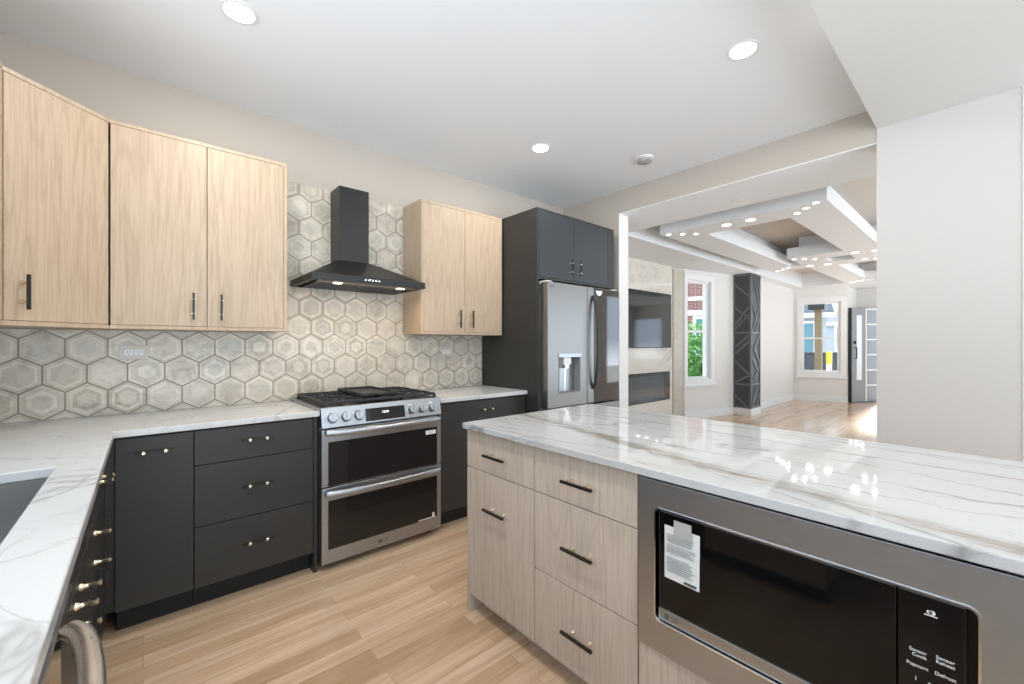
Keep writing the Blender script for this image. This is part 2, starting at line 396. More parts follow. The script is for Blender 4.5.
# living room shell
TX0, TX1, TY0, TY1 = 4.18, 11.16, -.85, 2.83
mb = MB(); mb.slab([XR+.15, TX0, TX1, 12.75], [-1.35, TY0, TY1, 4.1], lambda x, y: not (TX0 < x < TX1 and TY0 < y < TY1), LZ, LZ+.06, CEIL)
struct(mb.build('ceiling'), 'white living room ceiling border around the tray', 'ceiling')
TZ = 2.89
mb = MB(); mb.slab([TX0-.06, TX0, TX1, TX1+.06], [TY0-.06, TY0, TY1, TY1+.06], lambda x, y: not (TX0 < x < TX1 and TY0 < y < TY1), LZ+.06, TZ, CEIL)
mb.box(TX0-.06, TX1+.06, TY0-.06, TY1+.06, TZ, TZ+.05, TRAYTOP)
struct(mb.build('ceiling'), 'recessed beige tray of the living room ceiling', 'ceiling')
# two overlapping hung rectangular beams
R1 = (4.567, 8.445, .969, 2.575); R2 = (7.27, 11.05, .43, 2.034); BW = .385
def in_ring(R, i, x, y):
    a = R[0]+i < x < R[1]-i and R[2]+i < y < R[3]-i
    b = R[0]+BW-i < x < R[1]-BW+i and R[2]+BW-i < y < R[3]-BW+i
    return a and not b
def ring_slab(i, z0, z1, m, mb):
    us, vs = [], []
    for R in (R1, R2):
        us += [R[0]+i, R[1]-i, R[0]+BW-i, R[1]-BW+i]; vs += [R[2]+i, R[3]-i, R[2]+BW-i, R[3]-BW+i]
    mb.slab(us, vs, lambda x, y: in_ring(R1, i, x, y) or in_ring(R2, i, x, y), z0, z1, m)
mb = MB(); ring_slab(0, LZ+.005, LZ+.155, CEIL, mb); ring_slab(.12, LZ+.155, TZ, CEIL, mb)
struct(mb.build('trim_4'), 'two overlapping white rectangular beams hung in the tray ceiling', 'ceiling beam')
# walls of the living room
def wall_seg(a, b, z0, z1, t, m, mb, side=1):      # wall panel between two floor points, thickness to the outside
    a = Vector((*a, 0)); b = Vector((*b, 0)); d = (b-a).normalized(); n = Vector((-d.y, d.x, 0))*side*t
    mb.hexa([(*a.xy, z0), (*b.xy, z0), (*(b+n).xy, z0), (*(a+n).xy, z0), (*a.xy, z1), (*b.xy, z1), (*(b+n).xy, z1), (*(a+n).xy, z1)], m)
def wall_open(a, b, h, t, m, mb, s0, s1, z0, z1):  # wall with one rectangular hole, s along the wall
    a = Vector(a); b = Vector(b); d = (b-a).normalized(); q = lambda s: tuple(a+d*s)
    L = (b-a).length
    wall_seg(q(0), q(s0), 0, h, t, m, mb); wall_seg(q(s1), q(L), 0, h, t, m, mb)
    wall_seg(q(s0), q(s1), z1, h, t, m, mb)
    if z0 > 0: wall_seg(q(s0), q(s1), 0, z0, t, m, mb)
def base_run(a, b, mb, h=.13):
    a = Vector((*a, 0)); b = Vector((*b, 0)); d = (b-a).normalized(); n = Vector((-d.y, d.x, 0))
    wall_seg((a-n*.016).xy, (b-n*.016).xy, 0, h*.78, .015, TRIM, mb); wall_seg((a-n*.010).xy, (b-n*.010).xy, h*.78, h, .009, TRIM, mb)
PA, PB = (6.60, 3.56), (8.22, 3.15)               # canted wall with the first window
PC, PD = (8.665, 3.06), (11.40, 3.06)               # plain side wall
PE = (11.72, 2.11)                                 # far wall with the second window
mb = MB(); wall_open(PA, PB, LZ, .15, WALLR, mb, .43, 1.02, .66, 2.42); struct(mb.build('wall_canted'), 'canted living room wall around the narrow window', 'wall')
mb = MB(); wall_seg(PC, PD, 0, LZ, .15, WALLR, mb); struct(mb.build('wall_side'), 'plain pale living room wall beyond the dark column', 'wall')
mb = MB(); wall_open(PD, PE, LZ, .15, WALLR, mb, .165, .875, .63, 2.27); struct(mb.build('wall_far'), 'far living room wall around the front window', 'wall')
mb = MB(); wall_seg(PE, (12.6, 2.11), 0, LZ, .12, WALLR, mb); struct(mb.build('wall_entry'), 'short wall returning to the front door', 'wall')
mb = MB(); mb.slab([-1.35, -1.15, -.15, .70, 1.66, 2.11], [0, .8, 2.12, LZ], lambda y, z: not ((.70 < y < 1.66 and z < 2.12) or (-1.15 < y < -.15 and .8 < z < 2.12)), 12.6, 12.75, WALLR, 'yzx'); struct(mb.build('wall_front'), 'entry wall around the open front doorway', 'wall')
mb = MB()
for y0, y1, z0, z1 in ((.60, .70, 0, 2.22), (1.66, 1.70, 0, 2.22), (.70, 1.66, 2.12, 2.22)): mb.box(12.575, 12.6, y0, y1, z0, z1, TRIM)
struct(mb.build('trim_5', bevel=.003), 'white casing of the front doorway', 'trim')
mb = MB(); mb.slab([XR+.15, 4.2, 7.6, 8.0, 12.0, 12.75], [0, .4, 2.4, LZ], lambda x, z: not ((4.2 < x < 7.6 or 8.0 < x < 12.0) and .4 < z < 2.4), -1.35, -1.2, WALLR, 'xzy'); struct(mb.build('wall_living'), 'pale wall on the right of the living room', 'wall')  # unseen wall; its large openings are added to brighten the living room
mb = MB(); mb.box(XR+.15, 6.60, 3.62, 3.75, 0, LZ, WALLR); struct(mb.build('wall_chimney'), 'wall behind the marble television panel', 'wall')
mb = MB(); base_run((6.97, 3.56-.37*.253), (8.195, 3.156), mb); struct(mb.build('baseboard_canted'), 'white baseboard below the narrow window', 'baseboard')
mb = MB(); base_run((8.665, 3.06), PD, mb); struct(mb.build('baseboard_side'), 'white baseboard beyond the dark column', 'baseboard')
mb = MB(); base_run(PD, PE, mb); struct(mb.build('baseboard_far'), 'white baseboard below the front window', 'baseboard')

# windows of the living room, built in a local frame: x along the wall, y outwards
def sash_window(name, a, b, s0, s1, z0, z1, label, cas=.095, sill=True):
    a = Vector((*a, 0)); b = Vector((*b, 0)); d = (b-a).normalized()
    root = bpy.data.objects.new(name, None); C.objects.link(root); root.location = a; root.rotation_euler = (0, 0, math.atan2(d.y, d.x))
    root['kind'] = 'structure'; root['label'] = label; root['category'] = 'window'
    mb = MB()
    mb.slab([s0-cas, s0, s1, s1+cas], [z0-cas, z0, z1, z1+cas], lambda x, z: not (s0 < x < s1 and z0 < z < z1), -.022, -.001, TRIM, 'xzy')
    if sill: mb.box(s0-cas-.03, s1+cas+.03, -.045, -.002, z0-cas-.03, z0-cas+.005, TRIM)
    mb.build('casing', root, bevel=.004, local=True)
    f = .045; zm = z0+(z1-z0)*.485
    mb = MB(); mb.slab([s0, s0+f, s1-f, s1], [z0, z0+f, zm-.02, zm+.02, z1-f, z1], lambda x, z: not (s0+f < x < s1-f and (z0+f < z < zm-.02 or zm+.02 < z < z1-f)), .03, .08, TRIM, 'xzy')
    mb.build('sash', root, bevel=.004, local=True)
    mb = MB(); mb.slab([s0, s0+.012, s1-.012, s1], [z0, z0+.012, z1-.012, z1], lambda x, z: not (s0+.012 < x < s1-.012 and z0+.012 < z < z1-.012), 0, .15, TRIM, 'xzy'); mb.build('jamb', root, local=True)
    mb = MB(); mb.box(s0+f, s1-f, .052, .056, z0+f, zm-.02, PANEG); mb.box(s0+f, s1-f, .062, .066, zm+.02, z1-f, PANEG); mb.build('glass_panes', root, local=True)
    mb = MB(); mb.box((s0+s1)/2-.03, (s0+s1)/2+.03, .022, .032, zm-.008, zm+.014, WHITEP); mb.build('latch', root, local=True)
    return root
sash_window('window_1', PA, PB, .43, 1.02, .68, 2.40, 'narrow white sash window beside the marble panel with green leaves outside')
sash_window('window_2', PD, PE, .165, .875, .65, 2.25, 'white sash window on the far wall beside the front door', cas=.10)

# ---------------------------------------------------------------- hex tile backsplash
def hex_field(rects, place, m_bm_thick=.007, u0=.879, z0=1.275, wd=.1572):
    """hexagons with nested frames clipped to rectangles in (u, z); place(u, z, h) gives world point"""
    R = wd/math.sqrt(3); ph = R*1.5; mb = MB()
    for (ua, ub, za, zb) in rects:
        bm = bmesh.new()
        i0, i1 = int((ua-u0)/wd)-2, int((ub-u0)/wd)+2; j0, j1 = int((za-z0)/ph)-2, int((zb-z0)/ph)+2
        for j in range(j0, j1+1):
            for i in range(i0, i1+1):
                rr = random.Random(i*131+j*977)
                cu = u0+i*wd+(wd/2 if j % 2 else 0); cz = z0+j*ph
                g = (R-.0026)/R
                a, b = rr.choice([(0, 3), (1, 3), (2, 0), (0, 2), (1, 0), (3, 0), (2, 3), (4, 3)]); c = rr.choice([0, 1, 2, 3, 4])
                rad = [(g, -.001, None), (g*.985, .0012, a), (.80, .0012, a), (.78, .0018, b), (.66, .0018, b), (.645, .0012, c), (.44, .0012, c if rr.random() < .5 else a)]
                prev = None
                for r, hgt, mi in rad:
                    lp = [bm.verts.new((cu+R*r*math.sin(k*PI/3), cz+R*r*math.cos(k*PI/3), hgt)) for k in range(6)]
                    if prev:
                        for k in range(6):
                            f = bm.faces.new((prev[k], prev[(k+1) % 6], lp[(k+1) % 6], lp[k])); f.material_index = mi
                    prev = lp
                f = bm.faces.new(prev); f.material_index = rr.choice([c, a, 2])
        for co, no in (((ua, 0, 0), (-1, 0, 0)), ((ub, 0, 0), (1, 0, 0)), ((0, za, 0), (0, -1, 0)), ((0, zb, 0), (0, 1, 0))):
            bmesh.ops.bisect_plane(bm, geom=bm.verts[:]+bm.edges[:]+bm.faces[:], plane_co=co, plane_no=no, clear_outer=True)
        bm.verts.index_update()
        for f in bm.faces:
            mb.add([place(*v.co) for v in f.verts], [list(range(len(f.verts)))], TILES[f.material_index])
        bm.free()
        lo, hi = -.006, .0004
        P = [place(u, z, h) for h in (lo, hi) for u, z in ((ua, za), (ub, za), (ub, zb), (ua, zb))]
        mb.hexa(P, TEX_GROUT)
    return mb
YT = 3.1235
mb = hex_field([(-.733, 2.364, .915, 1.368), (.652, 1.575, 1.368, 2.388)], lambda u, z, h: (u, YT-h, z))
mb.box(.652, 1.575, YT-.003, YT+.006, 2.388, 2.393, TILES[1])
bs = thing('tile_backsplash', 'hexagon marble tile backsplash along the range wall', 'backsplash', (.99, YT, .915)); mb.build('tile_field', bs)
# ---------------------------------------------------------------- worktops and sink
def slab_obj(name, mb, label, cat): return tag(mb.build(name, bevel=.0035), label, cat)
SX0, SX1, SY0, SY1 = -.63, -.205, 1.16, 1.91
mb = MB()
mb.slab([XL+.001, SX0, SX1, -.095, .752], [-1.6, SY0, SY1, 2.508, 3.1165], lambda x, y: (y > 2.508 or x < -.095) and not (SX0 < x < SX1 and SY0 < y < SY1), .885, .915, QUARTZ_L)
slab_obj('worktop', mb, 'L-shaped white veined worktop with the sink cut into it', 'worktop')
mb = MB(); mb.slab([1.541, 2.366], [2.508, 3.1165], lambda x, y: True, .885, .915, QUARTZ_L)
slab_obj('worktop', mb, 'short white veined worktop between range and refrigerator cabinet', 'worktop')
mb = MB(); mb.slab([1.161, 2.14], [-1.4, 1.692], lambda x, y: True, .8875, .915, QUARTZ_I)
slab_obj('worktop', mb, 'large white veined island worktop', 'worktop')
t = thing('sink', 'undermount stainless sink in the left worktop', 'sink', (-.42, 1.5, .66))
mb = MB()
e = .012; zt, zb = .884, .67
a0, a1, b0, b1 = SX0-.004, SX1+.004, SY0-.004, SY1+.004
mb.slab([a0-.02, a0, a1, a1+.02], [b0-.02, b0, b1, b1+.02], lambda x, y: not (a0 < x < a1 and b0 < y < b1), zt-.004, zt, SINKM)
mb.slab([a0-.002, a0, a1, a1+.002], [b0-.002, b0, b1, b1+.002], lambda x, y: not (a0 < x < a1 and b0 < y < b1), zb, zt-.004, SINKM)
mb.box(a0-.002, a1+.002, b0-.002, b1+.002, zb-.003, zb, SINKM)
mb.build('basin', t)
mb = MB(); mb.lathe((-.42, 1.5, zb), (0, 0, 1), [(0, .055), (.003, .055), (.003, .042), (.001, .038)], CHROME, 24); mb.build('drain', t, smooth=True)

# ---------------------------------------------------------------- cabinets
FY = 2.53    # front plane of the doors on the back run
G = .0018    # half gap
def front_y(parent, name, x0, x1, z0, z1, y, m, handle=None, th=.019, local=False):
    mb = MB(); mb.box(x0+G, x1-G, y, y+th, z0+G, z1-G, m)
    o = mb.build(name, parent, bevel=.0012, local=local)
    if handle:
        (hx, hz, ax) = handle
        pull((hx, y, hz), (0, -1, 0), (1, 0, 0) if ax == 'h' else (0, 0, 1), o, local=local, caps=(m is not OAK))
    return o
def front_x(parent, name, y0, y1, z0, z1, x, m, handle=None, th=.019, s=-1):
    mb = MB(); mb.box(x, x-s*th, y0+G, y1-G, z0+G, z1-G, m)     # s: outward direction along x
    o = mb.build(name, parent, bevel=.0012)
    if handle:
        (hy, hz, ax) = handle
        pull((x, hy, hz), (s, 0, 0), (0, 1, 0) if ax == 'h' else (0, 0, 1), o, caps=(m is CHAR), **({'L': .17, 'sep': .099} if ax == 'v' and s > 0 else {}))
    return o
ZC = .8835
# back run, left of the range
t = thing('base_cabinet', 'charcoal corner base cabinet with one tall door left of the drawers', 'cabinet', (.04, 2.8, 0))
mb = MB(); mb.box(-.70, .183, FY+.02, 3.10, .115, ZC, CHAR); mb.build('body', t)
mb = MB(); mb.box(-.09, .183, FY+.075, FY+.09, 0, .115, CHARK); mb.build('toe_kick', t)
front_y(t, 'door', -.094, .184, .113, .876, FY, CHAR, (.039, .806, 'h'))
t = thing('base_cabinet', 'charcoal base cabinet of three drawers left of the range', 'cabinet', (.455, 2.8, 0))
mb = MB(); mb.box(.185, .723, FY+.02, 3.10, .115, ZC, CHAR); mb.build('body', t)
mb = MB(); mb.box(.185, .7235, FY+.075, FY+.09, 0, .115, CHARK); mb.build('toe_kick', t)
mb = MB(); mb.box(.725, .744, FY, 3.10, 0, ZC, CHAR); mb.build('end_panel', t, bevel=.001)
for z0, z1, hz in ((.706, .876, .804), (.408, .706, .568), (.113, .408, .276)):
    front_y(t, 'drawer', .184, .7235, z0, z1, FY, CHAR, (.449, hz, 'h'))
t = thing('base_cabinet', 'charcoal base cabinet with one wide door right of the range', 'cabinet', (1.96, 2.8, 0))
mb = MB(); mb.box(1.545, 2.362, FY+.02, 3.10, .115, ZC, CHAR); mb.build('body', t)
mb = MB(); mb.box(1.545, 2.362, FY+.075, FY+.09, 0, .115, CHARK); mb.build('toe_kick', t)
front_y(t, 'door', 1.545, 2.363, .113, .876, FY, CHAR, (1.957, .806, 'h'))
# left run
FX = -.124
t = thing('base_cabinet', 'charcoal base cabinet with drawer over door in the left run by the corner', 'cabinet', (-.4, 2.2, 0))
mb = MB(); mb.box(-.70, FX-.02, 1.953, 2.50, .115, ZC, CHAR); mb.box(FX-.02, FX, 2.43, FY-.002, .115, ZC, CHAR); mb.build('body', t)
mb = MB(); mb.box(FX-.09, FX-.075, 1.953, 2.53, 0, .115, CHARK); mb.build('toe_kick', t)
front_x(t, 'drawer', 1.951, 2.428, .706, .876, FX, CHAR, (2.19, .79, 'h'), s=1)
front_x(t, 'door', 1.951, 2.428, .113, .706, FX, CHAR, (1.992, .608, 'v'), s=1)
t = thing('base_cabinet', 'charcoal sink base cabinet with a pair of doors in the left run', 'cabinet', (-.4, 1.5, 0))
mb = MB(); mb.slab([-.70, -.68, FX-.04, FX-.02], [1.125, 1.145, 1.93, 1.949], lambda x, y: not (-.68 < x < FX-.04 and 1.145 < y < 1.93), .115, .655, CHAR); mb.box(-.68, FX-.04, 1.145, 1.93, .115, .133, CHAR); mb.build('body', t)
mb = MB(); mb.box(FX-.09, FX-.075, 1.125, 1.95, 0, .115, CHARK); mb.build('toe_kick', t)
front_x(t, 'false_front', 1.123, 1.951, .706, .876, FX, CHAR, None, s=1)
front_x(t, 'door', 1.507, 1.951, .113, .706, FX, CHAR, (1.557, .615, 'v'), s=1)
front_x(t, 'door', 1.123, 1.507, .113, .706, FX, CHAR, (1.455, .612, 'v'), s=1)
# dishwasher
t = thing('dishwasher', 'stainless dishwasher with bowed handle below the left worktop', 'dishwasher', (-.4, .83, 0))
mb = MB(); mb.box(-.70, FX-.03, .53, 1.118, .10, .875, GREYP); mb.build('tub', t)
mb = MB(); mb.box(FX-.03, FX+.012, .53, 1.118, .10, .845, STEEL_DW); d = mb.build('door', t, bevel=.004)
mb = MB(); mb.box(FX-.03, FX-.004, .53, 1.118, .847, .880, BLACK); mb.box(FX-.004, -.099, .53, 1.118, .845, .853, STEEL); mb.build('control_strip', t)
n = 22; pts = []
for i in range(n+1):
    s = i/n; y = 1.105-.56*s; b = math.sin(PI*s)**.55
    pts.append((-.100+.042*b, y, .776))
mb = MB(); mb.sweep(pts, .018, .014, STEEL_DH, n=16); mb.build('handle', d, smooth=True)
mb = MB(); mb.box(FX-.09, FX-.07, .53, 1.118, 0, .10, CHARK); mb.build('toe_kick', t)
# upper cabinets
UZ0, UZ1, UY = 1.370, 2.386, 2.82
def upper(x0, x1, split, handles, label, hz=1.495, st=.012):
    t = thing('wall_cabinet', label, 'cabinet', ((x0+x1)/2, 2.97, UZ0))
    mb = MB(); mb.box(x0, x1, UY, 3.115, UZ1-.018, UZ1, OAK); mb.box(x0, x1, UY, 3.115, UZ0, UZ0+.018, OAK)
    mb.box(x0, x0+max(st, .012), UY+(.022 if st < .01 else 0), 3.115, UZ0+.018, UZ1-.018, OAK); mb.box(x1-.018, x1, UY, 3.115, UZ0+.018, UZ1-.018, OAK)
    mb.box(x0+.018, x1-.018, UY+.022, 3.115, UZ0+.018, UZ1-.018, OAK); mb.build('body', t, bevel=.001)
    front_y(t, 'door', x0+st, split, UZ0+.018, UZ1-.018, UY, OAK, (handles[0], hz, 'v'))
    front_y(t, 'door', split, x1-.018, UZ0+.018, UZ1-.018, UY, OAK, (handles[1], hz, 'v'))
    return t
upper(-.122, .657, .262, (.201, .324), 'light oak wall cabinet with two doors left of the hood', st=.001)
upper(1.568, 2.354, 1.964, (1.904, 2.025), 'light oak wall cabinet with two doors right of the hood')
# diagonal corner wall cabinet
t = thing('wall_cabinet', 'light oak corner wall cabinet with one diagonal door', 'cabinet', (-.45, 2.85, UZ0))
c0, c1 = (-.413, 2.553), (-.124, 2.82)
poly = [(XL+.004, 2.553), c0, c1, (-.124, 3.125), (XL+.004, 3.125)]
mb = MB(); mb.prism(poly, UZ1-.018, UZ1, OAK); mb.prism(poly, UZ0, UZ0+.018, OAK)
dv = (Vector(c1)-Vector(c0)).normalized(); nv = Vector((dv.y, -dv.x)); q0 = Vector(c0)-nv*.022; q1 = Vector(c1)-nv*.022
mb.prism([(XL+.004, 2.5705), tuple(q0), tuple(q1), (-.143, 3.12), (XL+.004, 3.12)], UZ0+.018, UZ1-.018, OAK)
mb.build('body', t)
def obox(mb, a, b, th, z0, z1, m):
    a = Vector(a); b = Vector(b); n = Vector((-(b-a).normalized().y, (b-a).normalized().x))*th
    mb.prism([tuple(a), tuple(b), tuple(b+n), tuple(a+n)], z0, z1, m)
mb = MB(); obox(mb, tuple(Vector(c0)+dv*.002), tuple(Vector(c1)-dv*.003), .019, UZ0+.020, UZ1-.020, OAK); d = mb.build('door', t, bevel=.0012)
hp = Vector(c0)+dv*.058
pull((hp.x, hp.y, 1.505), (nv.x, nv.y, 0), (0, 0, 1), d, caps=False)
t = thing('wall_cabinet', 'light oak wall cabinet at the left picture edge beside the diagonal one', 'cabinet', (-.57, 2.35, UZ0))
mb = MB(); mb.box(XL+.004, -.413, 2.10, 2.551, UZ1-.018, UZ1, OAK); mb.box(XL+.004, -.413, 2.10, 2.551, UZ0, UZ0+.018, OAK); mb.box(XL+.004, -.435, 2.10, 2.551, UZ0+.018, UZ1-.018, OAK); mb.build('body', t)
front_x(t, 'door', 2.11, 2.549, UZ0+.018, UZ1-.018, -.413, OAK, (2.15, 1.5, 'v'), s=1)

# refrigerator surround
t = thing('refrigerator_cabinet', 'tall charcoal cabinet framing the refrigerator with two doors on top', 'cabinet', (2.88, 2.76, 0))
SY = 2.40
mb = MB(); mb.box(2.368, 2.388, SY, 3.12, 0, 2.392, CHAR); mb.build('side_panel', t, bevel=.001)
mb = MB(); mb.box(3.38, 3.40, SY, 3.12, 0, 2.392, CHAR); mb.build('side_panel', t, bevel=.001)
mb = MB(); mb.box(2.388, 3.38, SY+.02, 3.12, 1.835, 2.392, CHAR); mb.box(2.388, 3.38, SY, SY+.02, 2.376, 2.392, CHAR); mb.box(2.388, 3.38, SY, SY+.02, 1.822, 1.838, CHAR); mb.box(3.305, 3.38, SY, SY+.02, 1.838, 2.376, CHAR); mb.build('body', t, bevel=.001)
def fr_front(x0, x1, hx):
    mb = MB(); mb.box(x0+G, x1-G, SY-.001, SY+.018, 1.84, 2.374, CHARF); o = mb.build('door', t, bevel=.0012)
    pull((hx, SY-.001, 1.948), (0, -1, 0), (0, 0, 1), o, L=.13, brass=CHROME)
fr_front(2.389, 2.82, 2.763); fr_front(2.82, 3.304, 2.876)
# refrigerator
t = thing('refrigerator', 'stainless french-door refrigerator with one dark glass door', 'refrigerator', (2.88, 2.7, 0))
FYR = 2.315; FX0, FX1, FXM = 2.406, 3.366, 2.897
mb = MB(); mb.box(2.42, 3.352, 2.402, 3.08, .03, 1.775, GREYP); mb.build('body', t)
dx0, dx1, dz0, dz1 = 2.532, 2.806, .892, 1.205
mb = MB(); mb.slab([FX0, dx0, dx1, FXM-.004], [.78, dz0, dz1, 1.793], lambda x, z: not (dx0 < x < dx1 and dz0 < z < dz1), FYR, 2.396, STEEL_FR, 'xzy'); ld = mb.build('door', t, bevel=.004)
mb = MB(); mb.slab([dx0, dx0+.004, dx1-.004, dx1], [dz0, dz0+.004, dz1-.004, dz1], lambda x, z: not (dx0+.004 < x < dx1-.004 and dz0+.004 < z < dz1-.004), FYR-.001, 2.385, GREYP, 'xzy')
mb.box(dx0, dx1, 2.385, 2.392, dz0, dz1, STEEL_MW); mb.box(dx0-.004, dx1+.004, FYR-.006, FYR+.02, dz1-.02, dz1+.012, STEEL); mb.box(2.60, 2.69, FYR+.005, 2.38, dz1-.08, dz1-.02, WHITEP)
mb.box(2.625, 2.665, FYR+.01, 2.37, dz1-.11, dz1-.08, CHROME); mb.box(2.636, 2.650, 2.345, 2.352, dz0+.01, dz1-.11, CHROME); mb.box(2.54, 2.60, 2.378, 2.384, dz0+.09, dz0+.22, GREYP)
mb.build('dispenser', ld, bevel=.001)
mb = MB(); logo_mark(mb, (2.437, FYR-.0008, 1.757), (1, 0, 0), (0, 0, 1), .020, LOGO); mb.build('badge', ld)
mb = MB(); mb.box(FXM+.004, FX1, FYR, 2.396, .78, 1.793, STEEL_FR); rd = mb.build('door', t, bevel=.004); rd['label'] = 'door faced with dark mirror glass'
MIRR = mat('dark_mirror_glass', (.16, .155, .155), .04, .85)
mb = MB(); mb.box(2.99, FX1-.006, FYR-.004, FYR-.0005, .785, 1.788, MIRR); mb.build('glass_panel', rd, bevel=.001)
pts = [(2.980, FYR-.006, 1.715)]+[(2.976, FYR-.012-.046*math.sin(PI*min(1, max(0, i/16)))**.6, 1.70-.78*i/16) for i in range(17)]+[(2.980, FYR-.006, .905)]
mb = MB(); mb.sweep(pts, .013, .017, IRON, up=(1, 0, 0), n=10); mb.build('handle', rd, smooth=True)
mb = MB()
arc = [(3.035+.04*math.cos(PI+PI*k/14), 3.0) for k in range(15)]
mb.rings([[(3.055+.045*math.cos(PI+PI*k/14), y, 1.768+.045*math.sin(PI+PI*k/14)) for k in range(15)] for y in (FYR-.0055, FYR-.0042)], WHITEP); mb.build('sticker', rd)
mb = MB(); mb.box(FX0, FX1, FYR, 2.396, .05, .765, STEEL_FR); fd = mb.build('freezer_drawer', t, bevel=.004)
mb = MB(); mb.sweep([(2.50, FYR, .70), (2.52, FYR-.05, .70), (2.9, FYR-.06, .70), (3.25, FYR-.05, .70), (3.27, FYR, .70)], .012, .014, STEEL, n=10); mb.build('handle', fd, smooth=True)
for x in (2.44, 3.31):
    mb = MB(); mb.box(x-.03, x+.03, 2.33, 2.42, 1.778, 1.803, WHITEP); mb.build('hinge_cover', t, bevel=.004)

# ---------------------------------------------------------------- range
t = thing('gas_range', 'stainless slide-in gas range with two stacked ovens', 'range', (1.146, 2.8, 0))
RX0, RX1, RY = .756, 1.534, 2.49
mb = MB(); mb.box(RX0+.004, RX1-.004, RY+.045, 3.10, .06, .905, GREYP); mb.build('body', t)
for x in (RX0+.05, RX1-.05):
    for y in (2.58, 3.04):
        mb = MB(); mb.lathe((x, y, 0), (0, 0, 1), [(0, .018), (.012, .018), (.014, .010), (.06, .010)], BLACK, 12); mb.build('foot', t, smooth=True)
mb = MB(); mb.box(RX0-.012, RX1+.002, 2.515, 3.112, .917, .928, STEEL); mb.box(RX0+.015, RX1-.015, 2.535, 3.105, .928, .931, BLACK); ct = mb.build('cooktop', t, bevel=.002)
# control panel, tilted
mb = MB()
p0, p1 = (2.482, .816), (2.507, .930)
mb.hexa([(RX0, p0[0], p0[1]), (RX1, p0[0], p0[1]), (RX1, 2.535, p0[1]), (RX0, 2.535, p0[1]), (RX0, p1[0], p1[1]), (RX1, p1[0], p1[1]), (RX1, 2.535, p1[1]), (RX0, 2.535, p1[1])], STEEL)
cp = mb.build('control_panel', t, bevel=.003)
pn = Vector((0, -(p1[1]-p0[1]), (p1[0]-p0[0]))).normalized(); pu = Vector((0, p1[0]-p0[0], p1[1]-p0[1])).normalized()
def onp(x, z): return Vector((x, p0[0]+(p1[0]-p0[0])*(z-p0[1])/(p1[1]-p0[1]), z))
for x in (.812, .889, .965, 1.313, 1.388, 1.463):
    mb = MB(); c = onp(x, .871)
    mb.lathe(c, pn, [(0, .034), (.005, .034), (.007, .028), (.030, .027), (.034, .024)], STEEL, 24)
    mb.bar(c+pn*.037-pu*.024, c+pn*.037+pu*.024, .009, .008, STEEL, up=pn)
    mb.build('knob', cp, smooth=True)
mb = MB(); a = onp(1.009, .828)+pn*.0008; b = onp(1.266, .828)+pn*.0008; h = pu*.076
mb.rings([[a, b, b+h, a+h], [a+pn*.001, b+pn*.001, b+h+pn*.001, a+h+pn*.001]], GLASSB)
text_mesh(mb, '12:00', .020, onp(1.135, .874)+pn*.002, (1, 0, 0), pu, DIGIT); mb.build('display', cp)
def oven_door(z0, z1, g0, g1, hz, logo=False):
    mb = MB(); mb.box(RX0, RX1, RY, RY+.043, z0, z1, STEEL); d = mb.build('oven_door', t, bevel=.003)
    mb = MB(); mb.box(RX0+.036, RX1-.032, RY-.0025, RY-.0003, g0, g1, GLASSOV); mb.build('glass', d, bevel=.0008)
    pts = [(RX0+.022, RY, hz)]; k = 20
    for i in range(k+1):
        s = i/k; pts.append((RX0+.024+(RX1-RX0-.048)*s, RY-.022-.034*math.sin(PI*s)**.8, hz-.004*math.sin(PI*s)))
    pts.append((RX1-.022, RY, hz))
    mb = MB(); mb.sweep(pts, .008, .017, STEEL, n=12); mb.build('handle', d, smooth=True)
    return d
ud = oven_door(.480, .806, .484, .735, .790)
ld = oven_door(.042, .474, .122, .400, .445)
mb = MB(); logo_mark(mb, (1.10, RY-.0012, .080), (1, 0, 0), (0, 0, 1), .024, LOGO); mb.build('badge', ld)
mb = MB(); mb.box(1.415, 1.492, RY-.0035, RY-.0026, .690, .716, WHITEP); text_mesh(mb, 'LTE 25', .012, (1.452, RY-.0037, .703), (1, 0, 0), (0, 0, 1), LOGO); mb.build('sticker', ud)
mb = MB(); mb.box(1.36, 1.49, RY-.0035, RY-.0026, .127, .133, WHITEP); mb.box(1.465, 1.482, RY-.0035, RY-.0026, .133, .160, WHITEP); mb.build('sticker', ld)
# burners, grates, griddle
for x, y, r in ((.90, 2.68, .045), (.90, 2.95, .036), (1.145, 2.81, .05), (1.39, 2.68, .05), (1.39, 2.95, .036)):
    mb = MB(); mb.lathe((x, y, .931), (0, 0, 1), [(0, r*1.3), (.006, r*1.3), (.008, r), (.020, r), (.024, r*.8)], IRON, 20); mb.build('burner', ct, smooth=True)
for x0, x1 in ((.790, 1.018), (1.022, 1.272), (1.276, 1.517)):
    mb = MB(); y0, y1, zz = 2.55, 3.09, .952
    for a, b in (((x0, y0), (x1, y0)), ((x0, y1), (x1, y1)), ((x0, y0), (x0, y1)), ((x1, y0), (x1, y1)), ((x0, (y0+y1)/2), (x1, (y0+y1)/2))):
        mb.bar((*a, zz), (*b, zz), .014, .016, IRON)
    xm = (x0+x1)/2
    for yc in (2.685, 2.955):
        for dx, dy in ((1, 0), (-1, 0), (0, 1), (0, -1)):
            a = Vector((xm+dx*.028, yc+dy*.028, zz+.004)); b = Vector((xm+dx*(x1-x0)/2, yc+dy*.13, zz+.002)); mb.bar(a, b, .011, .016, IRON)
    for fx in (x0, x1):
        for fy in (y0, y1): mb.box(fx-.008, fx+.008, fy-.008, fy+.008, .931, .95, IRON)
    mb.build('grate', ct, bevel=.001)
tg = thing('griddle_plate', 'black cast-iron griddle resting on the range grates', 'griddle', (1.147, 2.80, .972))
